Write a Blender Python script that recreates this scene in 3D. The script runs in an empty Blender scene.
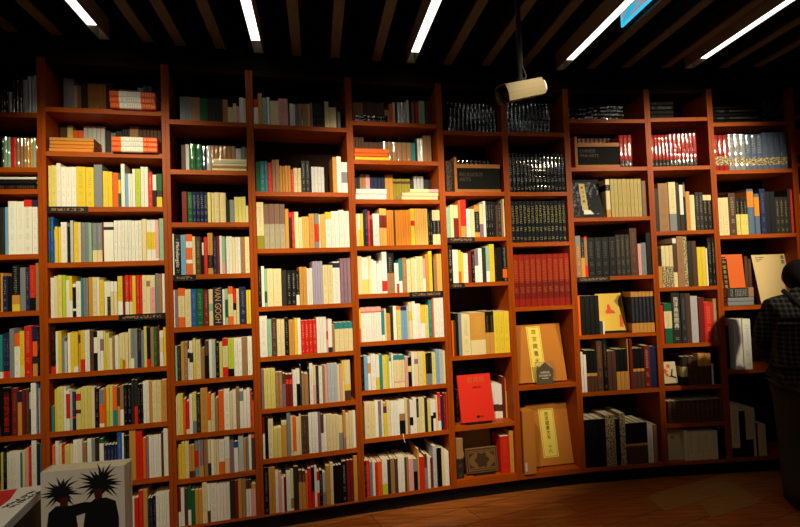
import bpy, math, random
from mathutils import Vector, Matrix
random.seed(7)
SC = bpy.context.scene
COL = SC.collection
GEO = {"P": [[-2.3162, 2.6731], [-1.8741, 2.7578], [-1.2833, 2.912], [-0.8444, 3.0356], [-0.279, 3.2005], [0.2878, 3.35], [0.7242, 3.4508], [1.1635, 3.5345], [1.7489, 3.6039], [2.1984, 3.6296], [2.7884, 3.6591], [3.2384, 3.6659]], "ZS": {"1": [2.3667, 2.0753, 1.96, 1.6176, 1.3208, 0.9788, 0.6821, 0.378, 0.1092], "2": [2.402, 2.163, 1.8658, 1.5683, 1.2774, 0.9856, 0.6839, 0.387, 0.1036], "3": [2.3591, 2.0759, 1.7777, 1.4833, 1.1919, 0.8982, 0.6014, 0.3602, 0.1037], "4": [2.355, 1.9566, 1.6219, 1.2843, 0.995, 0.6974, 0.4125, 0.0983], "5": [2.4028, 2.161, 1.915, 1.6281, 1.3327, 1.0412, 0.7476, 0.4588, 0.1115], "6": [2.3643, 1.9667, 1.6714, 1.3785, 0.9132, 0.4677, 0.134], "7": [2.3681, 1.9649, 1.6293, 1.2031, 0.6876, 0.1238], "8": [2.461, 2.1309, 1.7874, 1.3855, 0.9957, 0.6153, 0.1145], "9": [2.4681, 2.1282, 1.6805, 1.2938, 0.9077, 0.6178, 0.3677, 0.1124], "10": [2.4266, 2.0914, 1.6388, 1.1467, 0.7101, 0.1159], "11": [2.4681, 2.1282, 1.6805, 1.2938, 0.9077, 0.6178, 0.3677, 0.1124]}, "f": 525.75, "pi": 0.03492, "ro": 0.03712, "zt": 2.67, "zw": 0.09}
ROWS = """1,0,20|247.4:12.85:126:3:K~ 285.8:17.2:115:1:S~ 303.3:15.09:174:1:k~ 318.4:16.22:177:2:k~ 350.9:26.05:185:1:S~ 377.1:16.35:204:2:S~ 409.8:19.31:210:1:W~
1,1,15|247.2:14.89:155:1:k~ 262.2:16.54:164:2:g~ 295.2:26.78:162:1:R~ 322:16.15:160:3:t~ 370.5:15.16:160:2:o~ 400.8:16.29:161:1:g~ 417.1:12.02:161:1:R~
1,3,8|246.9:19.79:247:1:k 266.7:15.87:249:1:b!k 282.7:38.24:280:1:W!b 320.9:38.44:279:1:W!o 359.4:37.84:286:1:W/0R!k/.13W!k 397.3:31.83:286:1:W/0N!k/.13W!k
1,4,8|243.9:12.47:202:1:o 256.3:23.34:185:1:N!w 279.6:18.39:180:1:K 298.3:36.09:240:1:K!w/.65o/.85Y 334.3:26.97:227:1:s 361.3:19.45:224:1:N!w 380.8:27.15:238:1:R!o/.72K 408:21.06:249:1:t!n
1,5,8|240.8:12.55:223:1:T/.85W 253.4:15.37:230:1:N!w/.85R 268.7:15.4:229:1:N!w/.85R 284.3:21.05:252:1:s 305.2:26.75:227:1:O/.3W!k 332:22.61:237:1:Y!n/.75y 354.8:35.47:263:1:R!w 390.2:23.5:258:1:N/.3O/.6k/.75o 413.7:15.39:257:1:K!w
1,6,8|238.1:5.55:249:1:K 243.7:50.16:247:1:K!R 293.8:26.61:242:1:m!o 320.4:18.97:225:1:N/.25o 339.4:14.08:231:1:m 353.5:17.64:232:1:n!t 371:10.6:214:1:w/.4k 381.9:24.81:263:1:W!k 406.8:19.91:265:1:B!w 426.5:5:233:1:C
1,7,8|235.1:13.83:219:1:y!k 249.1:17.32:248:1:K!w 266.3:15.67:218:4:W!k 329:10.5:214:1:T 339.6:12.62:225:1:C 352.2:15.46:231:1:P 367.8:12.68:241:1:R!w 380.6:24.01:271:1:W!k 404.5:16.28:253:1:N 420.8:8.28:251:1:T
2,0,160|53.6:26.45:222:1:S!k 80:27.4:214:1:S 107.2:16.66:177:1:C 123.8:19.22:178:1:o 143.2:17.63:199:2:n 178.4:18.67:196:5:o 271.8:17.16:202:2:n 305.8:34.51:175:1:k 340.3:31.97:171:3:s 436.3:30.85:185:1:S 467.3:16.27:200:3:s 515.9:49.18:183:1:N
2,1,170|30.6:37.1:190:1:n 67.7:29.02:191:1:y 96.5:27.13:164:2:O 151:22.01:191:5:w 260.8:29.98:165:1:k 290.7:12.91:157:2:s 316.6:34.59:167:1:k 351.4:13.06:193:3:k 390.5:48.22:195:1:t 438.8:20:198:6:n
2,2,8|21:17.78:220:1:y!k 38.8:26.35:223:1:y!k 65.2:21.8:233:1:W!R 86.9:24.07:216:3:W!k 159.1:46.01:217:1:Y!k 205.1:39.97:215:1:Y!k 245.2:41.87:230:1:s 286.8:25.92:196:1:Y!R 312.7:22.77:193:1:Y 335.4:28.6:188:1:O 364:12.3:186:1:G/.2Y/.6G 376.7:20.57:237:1:W 396.8:16.5:185:1:b 413.3:10.35:185:2:W 434.2:14.95:210:1:W 449.2:26.67:211:1:L!k 475.9:18.86:223:2:W!o 513.4:22.74:193:1:R!W 536:19.44:180:1:W/.48K 555.5:29.72:185:1:G/.5k/.7Y
2,3,8|22.9:10.77:239:1:G/.3B/.8G 33.7:15.42:244:1:B!w 48.7:6.18:176:1:Y/.3b 55:14.7:192:1:Y!o 69.7:13.18:191:1:Y 83:28.81:215:1:W!R 111.7:15.63:193:1:K 127.5:14.11:224:1:w 141.6:22.81:215:1:Y!n 164.4:14.2:214:1:C 178.6:19.79:214:1:s!k 198.4:16.67:214:1:s 215:15.13:210:1:g 230.2:23.97:211:1:s!w/.7C 254.1:24.88:211:1:s!w/.7C 279:9.66:214:1:m 288.7:48.55:213:1:W/.12k/.2W 337.3:17.53:224:5:W!k 425:17.41:223:3:W!k 477.3:22.53:230:1:C 499.7:23.46:226:1:W/.3Y!k/.73W 523.2:22.71:226:1:W/.3Y!k/.73W 545.9:18.57:225:1:P!W/.95W 564.6:23.73:233:1:g!G
2,4,8|28.4:17.65:212:1:W!k 46.2:16.94:220:1:C 63.1:20.09:225:1:y!k 83.2:17.05:224:1:L 100.2:17.88:218:1:L/.1W!k/.35W 118.1:15.6:218:1:Y/.6W 133.4:15.64:176:1:W/.1K/.75W/.82K 149.2:23.54:190:1:W!k 172.8:11.02:207:1:T 183.9:11.85:207:2:s!k 207.6:22.2:209:1:o 229.8:19.9:208:1:C!k 249.7:13.57:207:1:W 263.1:22.42:193:1:Y!k 285.5:14.46:184:1:W 300:16.11:183:1:W/.45k!w 316.1:16.97:183:1:W/.3C 333:17.02:182:1:W/.3C 350.3:24.4:210:1:Y!n/.65W 374.7:13.06:209:1:m 387.8:19.65:214:1:R!C/.68W 407.4:16.42:214:1:R!C/.68C 423.8:18.12:210:1:Y 442:17.35:213:1:R!w 459.3:12.43:212:1:R!w 471.8:22.43:211:1:C!k 494.2:19.18:211:1:C/.15t/.3C 513.4:26.79:210:1:C/.32P!k 540.3:15.13:220:1:s 555.4:18.54:215:1:t 573.9:15.71:217:1:W
2,5,8|25.1:22.95:247:1:K!R/.85R 47.9:12.27:220:1:W 60.2:16.92:221:1:Y!k 76.9:15.42:184:1:s!n 92.2:11.6:165:1:w 104.1:13.95:208:1:W 118:17.1:212:1:Y!o 135.1:21.06:210:1:Y/.85W 156.3:10.17:218:1:o/.1n/.3o 166.4:21.18:217:1:Y!k/.7R 187.6:11.81:219:2:W!k 211.2:18.18:215:1:n!t 229.4:18.24:209:1:K/.15W/.55K 247.6:13.52:210:1:W!k 261.2:15.95:209:1:W/.2V/.5W 277.1:10.39:208:1:y/.6Y 287.4:17.63:197:1:y!k 304.8:16.07:169:1:C 321:10.47:179:1:t 331.5:17.76:181:1:W!O 349.2:5.66:176:1:C 355:14.59:191:1:C/.7L 369.6:12.19:192:1:C/.75O 381.8:16.29:193:1:C!k 398.3:12.25:213:1:C!k 410.5:17.2:212:1:s!k/.75W 427.7:17.25:211:1:s/.75s 444.9:16.48:207:1:k!w/.6N 461.4:14.87:200:1:s!k 476.4:14.91:222:1:y!k 491.3:16.61:216:1:K/.8R 507.9:18.33:215:1:t 526.3:18.39:214:1:G!w 544.7:10.89:222:1:m 555.4:19.32:194:1:W/.2C/.6W 574.9:14.78:211:1:Y
2,6,8|25.3:13.7:133:1:T 39.5:14.5:217:1:Y 54.1:30.66:228:1:y!k 84.8:11.54:227:1:W!n 96.2:16.97:208:1:W/.08R/.7W 113.1:12.37:202:1:S 125.5:15.51:201:1:N!w/.65R/.7N 141.1:23.34:208:1:y/.1R/.28y/.5m/.6y 164.5:16.19:218:3:y!k 213.1:17.33:215:1:C 230.4:20.55:208:1:K!w 250.9:23.81:199:1:s!k/.4O/.9W 274.7:9.55:206:1:O 284.4:15.96:214:1:Y/.6L 300.3:16:214:1:y!k 316.3:22.48:212:1:O/.6T 338.8:13.69:205:1:n/.5o 352.5:18.58:212:1:t/.6W 371.2:17.83:215:1:K!w 389:20.33:213:1:K!w 409.5:12.24:239:1:k 421.8:17.99:237:1:k/.6R 439.6:13.55:213:2:K!w 466.8:15.27:226:2:W!k 497.3:14.91:222:1:o 512.3:22.91:222:2:C!k 558.1:30.19:226:1:o!k
2,7,8|27.5:15.18:226:1:O!W 42.8:17.51:246:1:W!k 60.2:11.45:227:1:C!n 71.7:13.01:230:1:R!w 84.7:23.03:219:1:y!k 107.7:16.95:217:1:C/.5K 124.8:21.69:244:2:W!n 168.1:21.04:227:1:t!k 189.3:21.12:242:1:W!k 210.4:18.05:240:1:s 228.5:19.69:244:1:k!m 248.2:22.14:236:1:G/.1W 270:15.93:200:4:N!w 334.3:24.09:261:1:B!w 358.4:9.67:255:1:W!k 367.9:12.93:240:2:K!g 394:32.49:265:1:o 426.5:32.68:257:1:R!m 458.8:16.41:217:1:O 475.3:14.81:224:1:V!w 490.1:12.42:224:5:W!o 552.4:10.84:238:1:n 563.5:25.93:263:1:W!s
2,8,8|215.1:11.66:212:3:C 250.1:26.37:213:1:N!w 276.5:13.28:202:4:W!k 329.6:17.82:202:1:R 347.4:13.42:199:2:y 374.2:8.98:191:2:k 392.1:19.82:184:1:W!k 412:20.8:186:1:R 433.2:22.7:222:1:R!o 455.9:22.79:224:1:o 478.3:12.35:176:2:N!w 503.1:16.53:183:1:K!w 519.8:17.46:197:4:W!n
3,0,8|76.6:15.06:137:4:s 136.8:45.62:135:1:t 182.4:20.44:132:2:G 223.2:16.53:135:5:k 305.8:29.22:133:1:t 334.5:14.16:90:2:C 363.1:17.9:114:1:C 380.8:16.9:98:1:P 398.3:23.33:150:1:W 421.6:13.35:145:1:C
3,1,62|71.3:23.34:156:1:n 94.7:20.38:160:1:w 115.1:34.41:162:2:G~ 183.8:23.82:157:1:N~ 207.7:23.92:158:1:S~ 231.6:21.97:159:2:t~ 275.5:23.83:159:4:t~ 370.6:32.13:144:1:S~ 402.9:23.68:157:1:s~ 426.5:8.45:151:1:t
3,2,8|75.3:27.86:174:1:m 103.1:28:174:1:G!w~ 131.1:20.33:175:4:N!w~ 212.4:17.84:171:1:y 230.2:17.89:171:1:C!o~ 248.1:28.75:172:1:C!o~ 276.9:28.9:172:1:C!o~ 305.8:5:171:1:C 306.7:23.95:130:1:K 330.7:25.52:130:1:s 356.4:21.97:147:1:y!o 378.4:20.58:147:1:y!o 399:22.14:148:1:y!o 420.4:14.52:96:1:C
3,3,8|21:9.39:231:1:W!k 30.3:33.77:227:1:K!w 64.1:27.72:225:1:b!k 91.9:33.45:228:1:O/.18W!k/.33O/.63W/.72O 125.2:16.1:215:1:C!n 141.3:28.11:214:1:n!y 169.3:7.05:210:1:K 176.1:9.88:180:1:W/.4K 186.3:19.83:212:1:R!o 206.4:28.45:234:1:o!k/.54K!o/.85o 234.6:20:213:1:N!w 254.6:15.77:217:1:m!r 270.4:14.37:217:1:W 284.7:15.85:213:1:g!G/.7P 300.5:5.78:201:1:s 306.4:16.3:215:2:W!m 338.9:16.74:208:1:C 355.7:14.61:209:2:W!k 384.9:23.49:209:1:t!k 408.4:26.55:209:1:C!k
3,4,8|21:7.99:210:1:W!k 29:15.77:211:1:V!k 44.9:34.44:218:1:O/.2C!k/.74O 79.2:32.57:211:1:C!k 111.8:29.27:211:1:B!w 141.1:35.76:210:1:G!w 176.8:28.21:205:1:m!w 205:22.67:206:1:C/.4g/.6C 227.8:49.93:216:1:N 277.6:14.35:203:1:W!m 292:17.27:206:1:g/.3G/.8g 309.4:27.45:218:1:O/.2C!k/.78O 336.7:16.68:205:1:R!O/.4K/.6C 353.4:16.73:204:1:C!k 370.3:38.01:213:1:N!w 408.1:13.45:194:2:Y
3,5,8|21:12.02:193:1:g 33:18.47:192:1:k!g 51.7:17.84:211:1:o 69.6:19.97:212:1:t!W 89.1:6.9:170:1:W/.1K/.3W 96.5:19.38:214:1:W/.3k/.55W!k 116:13.89:227:1:y/.6Y!n 129.8:26.48:219:1:C!k 155.8:20.99:173:1:t!k 177.3:21.08:212:1:n!o/.4K 198.4:17.63:215:1:W 216:19.1:213:1:S!N 234.9:19.17:197:1:K!y 254.1:17.81:196:1:y!k 272.2:29.33:218:1:R/.2C!k/.75R 301.5:32.37:215:1:L!G/.8K 333.9:21.73:216:2:W!k 377.4:29.17:218:1:t!k 406.7:28.29:219:1:W!k
3,6,8|21:7.44:214:1:W!k 28.6:14.66:222:2:y!k 57.6:15.06:195:1:O!o 72.5:17.16:179:1:R!k/.85C 90.1:17.22:214:1:W!n 107.4:19.36:223:1:y!k/.7s 126.7:20.82:214:1:k!y 147.9:38.38:244:1:o!k 186:17.53:216:1:O!k/.7C 203.4:21.11:203:1:C!k 224.3:17.65:183:1:t 242.4:29.79:221:1:O!k 272.3:30.67:227:1:W!k 302.8:16.47:209:1:C 319.4:19.4:218:1:W!k 339:18.03:232:1:t!s 356.9:21.71:219:1:W/.05s/.3W 378.5:18.16:209:1:W 396.8:18.22:219:1:W!s 414.9:10.96:210:1:R!W 425.6:9.34:190:1:k!W/.2O!k
3,7,8|21.6:6.78:167:1:o!n 28.6:14.94:187:1:Y 43.8:19.08:207:1:Y!n 62.9:20.52:204:1:C!k 83.1:14.42:180:2:o/.8n 112.3:20.71:206:1:s/.3R/.75s 133.1:5.54:210:1:g 138.5:20.81:203:1:V!w/.7o 159.5:22.28:210:1:t!k 181.6:16.07:198:1:C/.65k 197.7:16.12:196:1:W 213.8:13.01:194:2:C 239.8:30.41:191:1:W!k/.65O 270.5:26.3:210:1:W!k/.6C 296.8:23.57:203:1:k/.1V!k 320:22.94:171:1:B/.2W 343.6:30.27:210:1:S 373.4:13.02:184:1:o 386.5:13.05:186:1:s 399.9:16:210:1:W 415.8:19.18:201:1:O/.1n!k
3,8,8|21:14.68:210:1:m/.62W 35.7:18.32:207:1:W!k 54:17.01:201:1:n 71:17.07:206:1:G/.6W 88:20.55:189:1:G 108.6:18.94:188:2:o!R 146.9:26.34:223:1:C!k 173.1:15.31:213:1:W/.7n 188.4:34.95:210:1:W!m 223.4:17.29:206:4:W!o 292.7:26.34:211:1:k 319.1:17.87:212:1:m 337.1:20.08:216:1:o 357.1:23.04:213:1:t 380.1:14.47:206:2:n/.25W 408.8:26.17:180:1:o/.15P
4,0,8|22.7:26.09:152:1:R/.33W 49.2:22.93:186:1:o 71.8:26.32:159:1:g!k 98.1:19.82:165:1:S!W~ 117.7:24.51:146:2:C 166.9:27.26:162:2:P!k 221:10.12:133:1:n 231.1:19.45:134:1:W 250.5:12.72:133:1:W!k 263.2:12.75:132:1:s 276:17.07:137:2:t~ 310.2:10.72:139:2:t~ 331.6:21.53:140:1:o~ 353.3:14.69:150:1:t 368:14.45:153:5:K!g 440.3:26.35:162:1:C 466.1:22.09:127:2:C 510.8:8.88:164:1:n 518.7:18.68:102:1:s
4,1,8|24.7:24.37:178:1:G 49.1:26.93:181:1:T!W 76:16.39:182:1:T!W 92.3:26.32:175:1:R!P 118.8:18.17:191:1:t 137:23.21:191:1:t 159.7:16.66:156:2:o~ 193:16.76:159:2:o~ 226.2:15.15:136:1:R!W 241.5:22.84:145:2:C!n~ 287.8:25.61:190:2:K!w 347:19.45:155:4:w!k 476.5:26.42:217:1:o!n 503:28.32:223:1:W!n 530.8:37.2:188:1:W/.32s!k/.68W
4,2,8|21:42.24:273:1:C!k/.72j 63.1:30.44:263:4:u!m/.45q!k 184.4:21.67:234:1:o 205.8:16.72:214:1:R/.15K!R 222.6:16.77:217:1:R!w 239.3:24.41:217:1:C 263.3:21.12:184:1:C!n 284.5:11.88:189:2:a 308.2:16.18:189:1:a 324.7:32.5:206:1:o!n 357.2:25.79:206:1:s/.3R/.82s 382.9:11.21:202:1:C 394.1:27.69:203:1:a!k 422:34.81:215:1:Y/.2W!t 456.9:24.11:221:2:W!t 505.2:30.9:228:1:W!s 536:31.95:221:1:W!s
4,3,8|21:18.61:235:1:K!W/.2K!Y 39.6:17.79:236:1:W!s 57.2:14.6:221:1:g/.6G/.9g 71.8:35.03:221:1:C!s 106.9:46.78:219:1:C!s 153.5:28.92:210:1:k 182.4:27.89:209:2:K!W 238.2:19.28:203:1:K!W/.7W 257.8:21.92:226:2:o!k 301.5:11.32:218:3:W!P 336.1:15.2:258:4:v!P 396.6:30.3:234:2:C!k 457.5:43.69:253:1:W/.03N/.15W!n 501.5:22.14:272:3:V!P
4,4,8|21:44.7:236:1:W!n 65.4:24.32:215:1:g!k 89.8:29.32:218:1:n!w 119.1:22.09:212:1:C!k 141.2:22.18:211:1:C!t 163.5:24.75:218:1:K!w 188:31.51:204:1:o!n 219.7:18.33:213:1:Y!k 238:19.23:212:1:W 257.1:23.22:198:4:R!W 350.2:19.11:211:3:W!S 407.3:9.47:194:1:P/.35R/.6P 416.8:25.04:196:1:W/.85k 441.4:15.59:164:1:t 457.2:27.69:174:4:T/.22C!t
4,5,8|21:17.1:228:1:V!k 38.1:18.92:228:2:y!n 76:26.73:227:1:y!n 102.4:20.37:203:2:t!C 143:18.02:193:1:n/.3V!k 161:19.76:186:2:m/.15R!W/.3m 200.8:22.36:204:1:W!k 223.3:19.12:211:1:W/.4K 242.8:10:235:1:k!W 252.1:15.03:188:1:t 267.1:25.14:182:1:t!O 292.7:5.88:210:1:K 299:21.07:239:1:W!k 319.9:16.91:224:1:C/.5P 336.8:16.97:223:1:k!b 353.7:21.28:217:1:W!k 375.1:14.52:224:1:t 389.6:15.41:223:1:P!t 405.2:20.11:229:3:S!k 465.4:13.01:217:1:C!o 478.5:14.79:220:1:P 493.6:13.95:241:1:Y/.5C 507.6:37.67:241:1:C/.6Y/.75n
4,6,8|22.5:13.58:239:1:m/.4W!k 36.1:18.42:239:1:K 54.4:29.77:222:1:C!k 83.4:23.08:169:2:y!o 130.1:29.36:202:1:C!O/.1o 160.3:22.14:253:1:s 182.1:12.33:230:1:C!k 194.4:18.14:227:1:O/.9C 212.5:19.03:218:1:C 231.8:10.79:235:1:C!n 242.4:13.32:223:2:n!C 269:16.71:221:1:n 286:16.76:236:1:W!k 302.8:18.95:237:2:W!k 340.7:16.93:234:1:V 357.5:16.98:220:1:n/.5W!k 374.4:17.03:214:1:W!k 391.5:17.11:215:2:C!k 425.6:19.37:207:2:C!o 464.2:24.24:195:1:C/.5s 489:17.38:227:1:o!V/.7t 506.1:19.18:208:1:C!k 525.5:13.13:219:2:C!n 551.9:16.08:221:1:W
4,7,8|21:29.24:264:1:K!w 50.3:18.04:264:2:o!n 86.1:17.73:240:1:W!R 103.7:17.78:229:1:P!n 121.1:12.97:198:1:W!n 134.1:13.81:197:1:m 148.3:24.46:223:1:W!k 172.9:16.37:232:1:C/.7t/.95W 189.6:28.77:250:1:k!n 218:20.64:222:1:n!P/.3o!k 238.6:19.06:219:1:n!P/.3o!k 257.5:14.13:204:1:O 272:20.85:227:1:R!O 293:16.73:233:1:K/.6R 309.8:15.1:235:1:W!k 324.4:14.3:204:1:R/.25W/.6R 338.8:19.41:206:1:K!W 358:18.62:191:1:S/.6s 377.3:25.5:229:1:o!n 403.1:18.78:243:1:C!k 421.7:16.6:226:3:K!k 471.8:30.28:244:1:K!W 502.2:20.46:246:2:m!R 543.6:24.37:267:1:o!n
5,0,90|40.4:21.62:148:3:t 105.3:23.41:156:3:n 175.3:20.49:150:3:n 236.9:9.51:157:1:n 245.4:28.59:106:1:o 274.8:26.81:150:1:O 301.8:15.37:161:1:C!o 317.3:15.4:166:1:k 332.6:20.98:163:3:w!k~ 395.8:14.61:180:1:W!k 410:19.53:161:1:k 429.7:14.68:167:1:t 444.6:14.72:182:1:n!t 459.2:19.67:174:1:R 478.9:39.52:180:1:g!k 518.4:39.75:177:1:n
5,1,60|27.1:18.31:157:4:n 99.8:30.2:128:4:n 220.6:31.72:133:6:t!n~ 410.8:24.18:132:1:T 435.6:14.55:161:1:k 450.1:19.48:162:2:W!s~ 489.5:27.47:182:2:t
5,2,150|48.2:16.39:176:2:k 81.2:18.84:186:2:t 118.9:14.2:186:2:P 147.1:25.08:178:4:N!k 247.6:26.58:189:2:o 300.2:19.57:161:6:j!n/.1n/.2j 417.5:24.72:153:1:k 442.8:23.24:182:3:S~ 512:17.74:159:3:k
5,3,8|21:7.65:200:2:C!k 36.3:13.43:200:1:W!k/.5Y 49.7:16.15:200:1:Y!W 66.3:10.79:222:1:k 77.1:18.03:226:1:N!w 95:16.27:217:1:R!W 110.3:15.4:164:1:m!k 126.4:40.95:199:1:W!R 167.9:25.62:231:1:a/.18m!R/.52a 193.5:22.04:231:1:a/.18m!R/.52a 215.4:14.77:222:3:Q 259.7:11.12:222:1:n 270.8:16.83:222:6:Q 372:25.5:231:1:Y!k/.33R/.47Y 397.5:14.29:231:6:a 483:15.85:221:2:K!W 514.7:25.27:221:2:C!k/.3K!W/.7C
5,4,8|21:26.11:233:1:C 47:42.13:226:1:W!k/.6y 89.2:19.82:232:1:C!P 108.7:16.26:212:1:W!k 124.8:15.39:202:1:W 139.9:16.34:184:1:W!s 156.5:16.38:202:1:W 173.9:31.07:256:1:W/.7R/.95W 204.9:48.73:249:1:K!w/.5t!n 252.4:13.85:186:1:W!k 266.3:14.81:185:1:W/.7R 281.5:22.28:207:1:T!k/.65W 304:29.83:216:1:t!C 333.6:26.21:206:1:C!n 360:25.38:214:1:C 385.3:7.54:209:1:W 393.1:23.66:224:2:C!k 440.2:16.17:208:1:P/.6W 456.9:21.94:235:1:o 479.2:23.94:255:1:Y!k 501.9:7.67:193:1:K 509.6:21.15:192:1:t!m 531.7:16.78:237:2:a!o
5,5,8|21:10.04:204:1:Y/.6O 31.2:32.09:210:4:P/.12O/.16W!k/.62W!O 159.2:18.16:184:1:T/.8W 177.6:13.65:196:1:C!k 190.6:25.56:165:1:o!n 217:18.33:208:1:k 235.4:22.06:209:1:W 257.4:25.83:206:1:O/.1y!k 283.3:18.54:204:2:N/.12b!k 320.4:13.96:207:1:S 334.8:21.47:229:1:C!k/.25Y/.5C 356.4:20.61:233:1:W!k 376.7:17.4:218:2:W!k 411.4:31.2:207:1:Y/.55W 442.5:23.73:206:1:y!k 466.9:21.92:237:1:T!W 489.1:11.47:249:1:O 500.8:32.23:257:2:W!n
5,6,8|21:20.21:207:1:K!t 41.3:22.23:210:1:b!k 63.4:17.84:204:1:W!k/.2o/.5W 81.5:31.34:215:1:W!k 112.8:22.48:209:1:W/.65Y 135.3:19.85:212:1:T!s 154.9:20.82:197:1:y!k 175.8:10.89:201:1:Y!k 186.7:11.82:200:1:L 198.3:13.66:186:1:T/.12W 212.5:13.69:211:1:W!k 226:34.82:201:1:T/.15C!k/.8P/.85C 260.8:36.86:198:1:T/.15C!k/.8P/.85C 297.4:20.36:183:1:P!k 317.8:23.21:181:1:K/.3y/.5K 341.6:18.64:211:1:W!P 360.2:23.37:209:1:C/.2V/.35C 383.6:28.16:207:1:C!k 411.7:23.56:206:1:Y!k 435.2:19.88:199:2:K!s/.65s 475:26.65:197:1:y!k 502:23.89:213:1:b!k 525.9:23.98:211:1:S!k 549.8:15.45:205:1:C
5,7,8|32.8:42.57:217:1:C!k 75.4:24.97:214:1:C!k 100.5:19.69:221:1:W!P 120.2:17.95:219:1:V/.4s 138.2:13.5:218:1:W!k 151.4:20.75:203:1:o/.1n/.3Y!n 172.3:24.45:210:1:C!k 196.8:18.22:206:3:W!s 251.6:36.71:211:1:W/.4t/.6K 288.5:13.82:217:1:C!t 302.2:16.62:211:1:t 318.7:20.37:201:1:W/.5K/.75W 339.4:23.24:216:1:W!k 362.6:13.98:210:1:K!W/.55C 376.6:18.72:212:2:C!k 414.1:18.8:214:1:k 432.4:20.74:186:1:y!k 453.3:17.02:193:1:W/.5K 470.3:18.96:191:1:W/.4K/.6W 489.8:11.41:217:1:C 501.6:21.92:233:1:R!W/.75W 523.2:14.33:213:1:N 537.9:17.24:230:1:m!S 555.1:10.1:228:1:R
5,8,8|21:10.95:216:1:K!W 32:22.06:214:1:R!P 53.9:17.7:203:1:s!k 71.6:15.98:205:1:W!k 87.5:15.13:199:1:R 102.7:13.39:201:2:O!R 129.8:33.19:210:1:W!k/.7L 163:20.72:207:1:k 183.8:27.13:208:1:t!n 210.9:18.15:205:1:n 229.2:21.43:211:2:W!R 272.1:11.91:207:1:n 284:13.77:206:1:t 297.6:32.23:194:1:P!R 329.8:23.12:191:1:s!k/.4K 354.2:13.92:250:1:o!n 367.1:32.59:199:1:R 400:18.7:209:1:n/.4s 418.5:18.75:198:1:W!k 437:16.92:187:1:m 455.4:25.48:256:1:S!k 480.6:16.59:239:2:K 513.7:19.03:231:1:C!P 532.4:29.6:211:1:W!k
6,0,60|76.8:29.18:205:12:K~
6,2,8|21:6:205:1:W 26.8:25.58:195:1:g!k 52.7:20.53:212:1:C!k 73.2:30.9:210:1:C/.4m 104.8:15.5:239:1:O 120.4:39.41:244:1:R/.7o 158.5:28.12:185:1:W!k 186.6:28.22:184:1:C 215.4:34.64:209:1:o/.2K!w/.85o 250.1:24.24:214:1:C/.6V 274.8:17.97:234:1:W!k 292.8:17.7:234:3:K!W 345.7:16:229:1:K 361.3:16.03:209:1:n!R 377.7:23.57:224:1:k!w 401.1:13.96:219:1:t!k 415.8:11.08:249:1:C!k
6,3,8|23.6:30.62:244:1:K!W 53.6:37.93:214:1:W!C 91.4:18.52:210:1:Y/.65O 109.7:15.47:198:1:Y 125:34.14:190:1:W!k 159.4:22.85:202:1:m!R 182.2:20.83:201:1:K!W 203.4:26.12:215:1:V!k/.5W 229.6:26.21:220:1:W!k 256:26.3:224:1:k!T 282.5:26.4:234:1:g!T/.7W 309.2:33.92:245:1:Y!k 342.5:19.14:217:1:K!R 361.7:34.15:222:1:K!k 396.1:30.8:229:1:K!W/.65O/.9K!W
6,4,12|30.2:12.2:224:1:O 42.4:13.24:223:1:n 56.7:20.43:271:1:K 77.1:20.49:270:1:s 97.5:58.69:263:1:C!k 156.4:101.99:269:1:o!Y/.65C 258.6:29.98:274:2:K!o/.5o 318.5:36.11:270:3:Y!k
6,5,105|70.1:16.44:212:1:K!w 310.2:32.07:236:1:W!S/.6n/.8W 342.3:28.41:233:1:W!S/.6n/.8W 370.5:26.61:222:1:W!S/.6n/.8W 398.3:22.89:273:1:m!k 421:5.85:263:1:o!W 443.8:5:252:1:R/.3Y
6,6,25|32.6:48.03:252:1:t/.5k!t 335.1:63.01:237:1:R!O 398.9:27.94:266:1:o!n
7,0,10|21:28.57:196:11:K!S~
7,1,10|21:27.01:261:15:K!S~
7,2,10|24.2:28.04:277:14:e!y~
7,3,10|21.7:40.45:347:10:i!o/.5m!o/.85i~
8,1,20|384.1:31.29:226:3:r!P/.8k!W~
8,2,15|268:31.71:262:1:C/.14K!C/.3C/.8o 299.8:26.5:264:2:x!n 352.8:31.44:263:2:x!n 415.7:27.48:262:4:x!n 525.2:31.27:247:1:u!o
8,3,8|23.5:37.63:280:1:s/.22t!W 60.7:26.4:261:1:K!Y/.5o 87.4:22.66:274:1:R/.05t/.72R 109.9:50.66:267:4:K!s 313.1:33.63:281:3:k!x 415.2:56.04:322:1:n!t 468.2:26.14:214:1:P!s 494.5:35.89:220:1:s!G 532.3:36.18:285:1:K!N
8,4,10|22.6:16.87:267:1:O 39.4:33.44:264:4:K!k 402.7:27.63:276:6:o/.12e!s/.77o
8,5,10|21.7:19.62:268:1:W!R 40.9:20.57:249:1:W 62.3:25.02:277:3:K/.55o/.62n 139:42.41:336:1:n!o 181.7:33.07:348:1:K!o 212.7:30.79:265:2:n!m 274.6:27.92:275:3:K/.55o 360.2:11.46:340:1:o 371.7:23.91:339:1:m 393.8:27.18:273:3:K/.5o/.57n 475.9:43.35:288:1:m!W 519.1:49.35:281:1:N
8,6,12|26.8:49.86:317:3:K!k 177.1:35.32:337:2:Z 247.1:30.24:311:1:K 278.3:41.69:344:1:Z 318.3:39.08:275:4:K/.5o/.56n 474.1:40.29:251:1:W!k 514.5:26.92:253:1:t
9,1,15|21:26.06:225:5:r!P/.78k!W~ 151.6:29.69:232:3:r!P/.78k!W~ 240.8:28.1:234:4:r!P/.78k!W~
9,2,10|21:30.9:296:1:k 53:70.97:333:1:t!k 124.2:52.15:339:1:C!k/.65s 176.2:25.63:333:1:k 201.4:26.6:318:1:W/.65k 228.5:19.01:336:1:K/.05t/.3K 245.7:31.39:271:1:o!n 276.4:35.22:247:1:C 312.2:28.6:264:2:k!w 368.8:30.2:244:2:C/.15K!y
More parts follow.
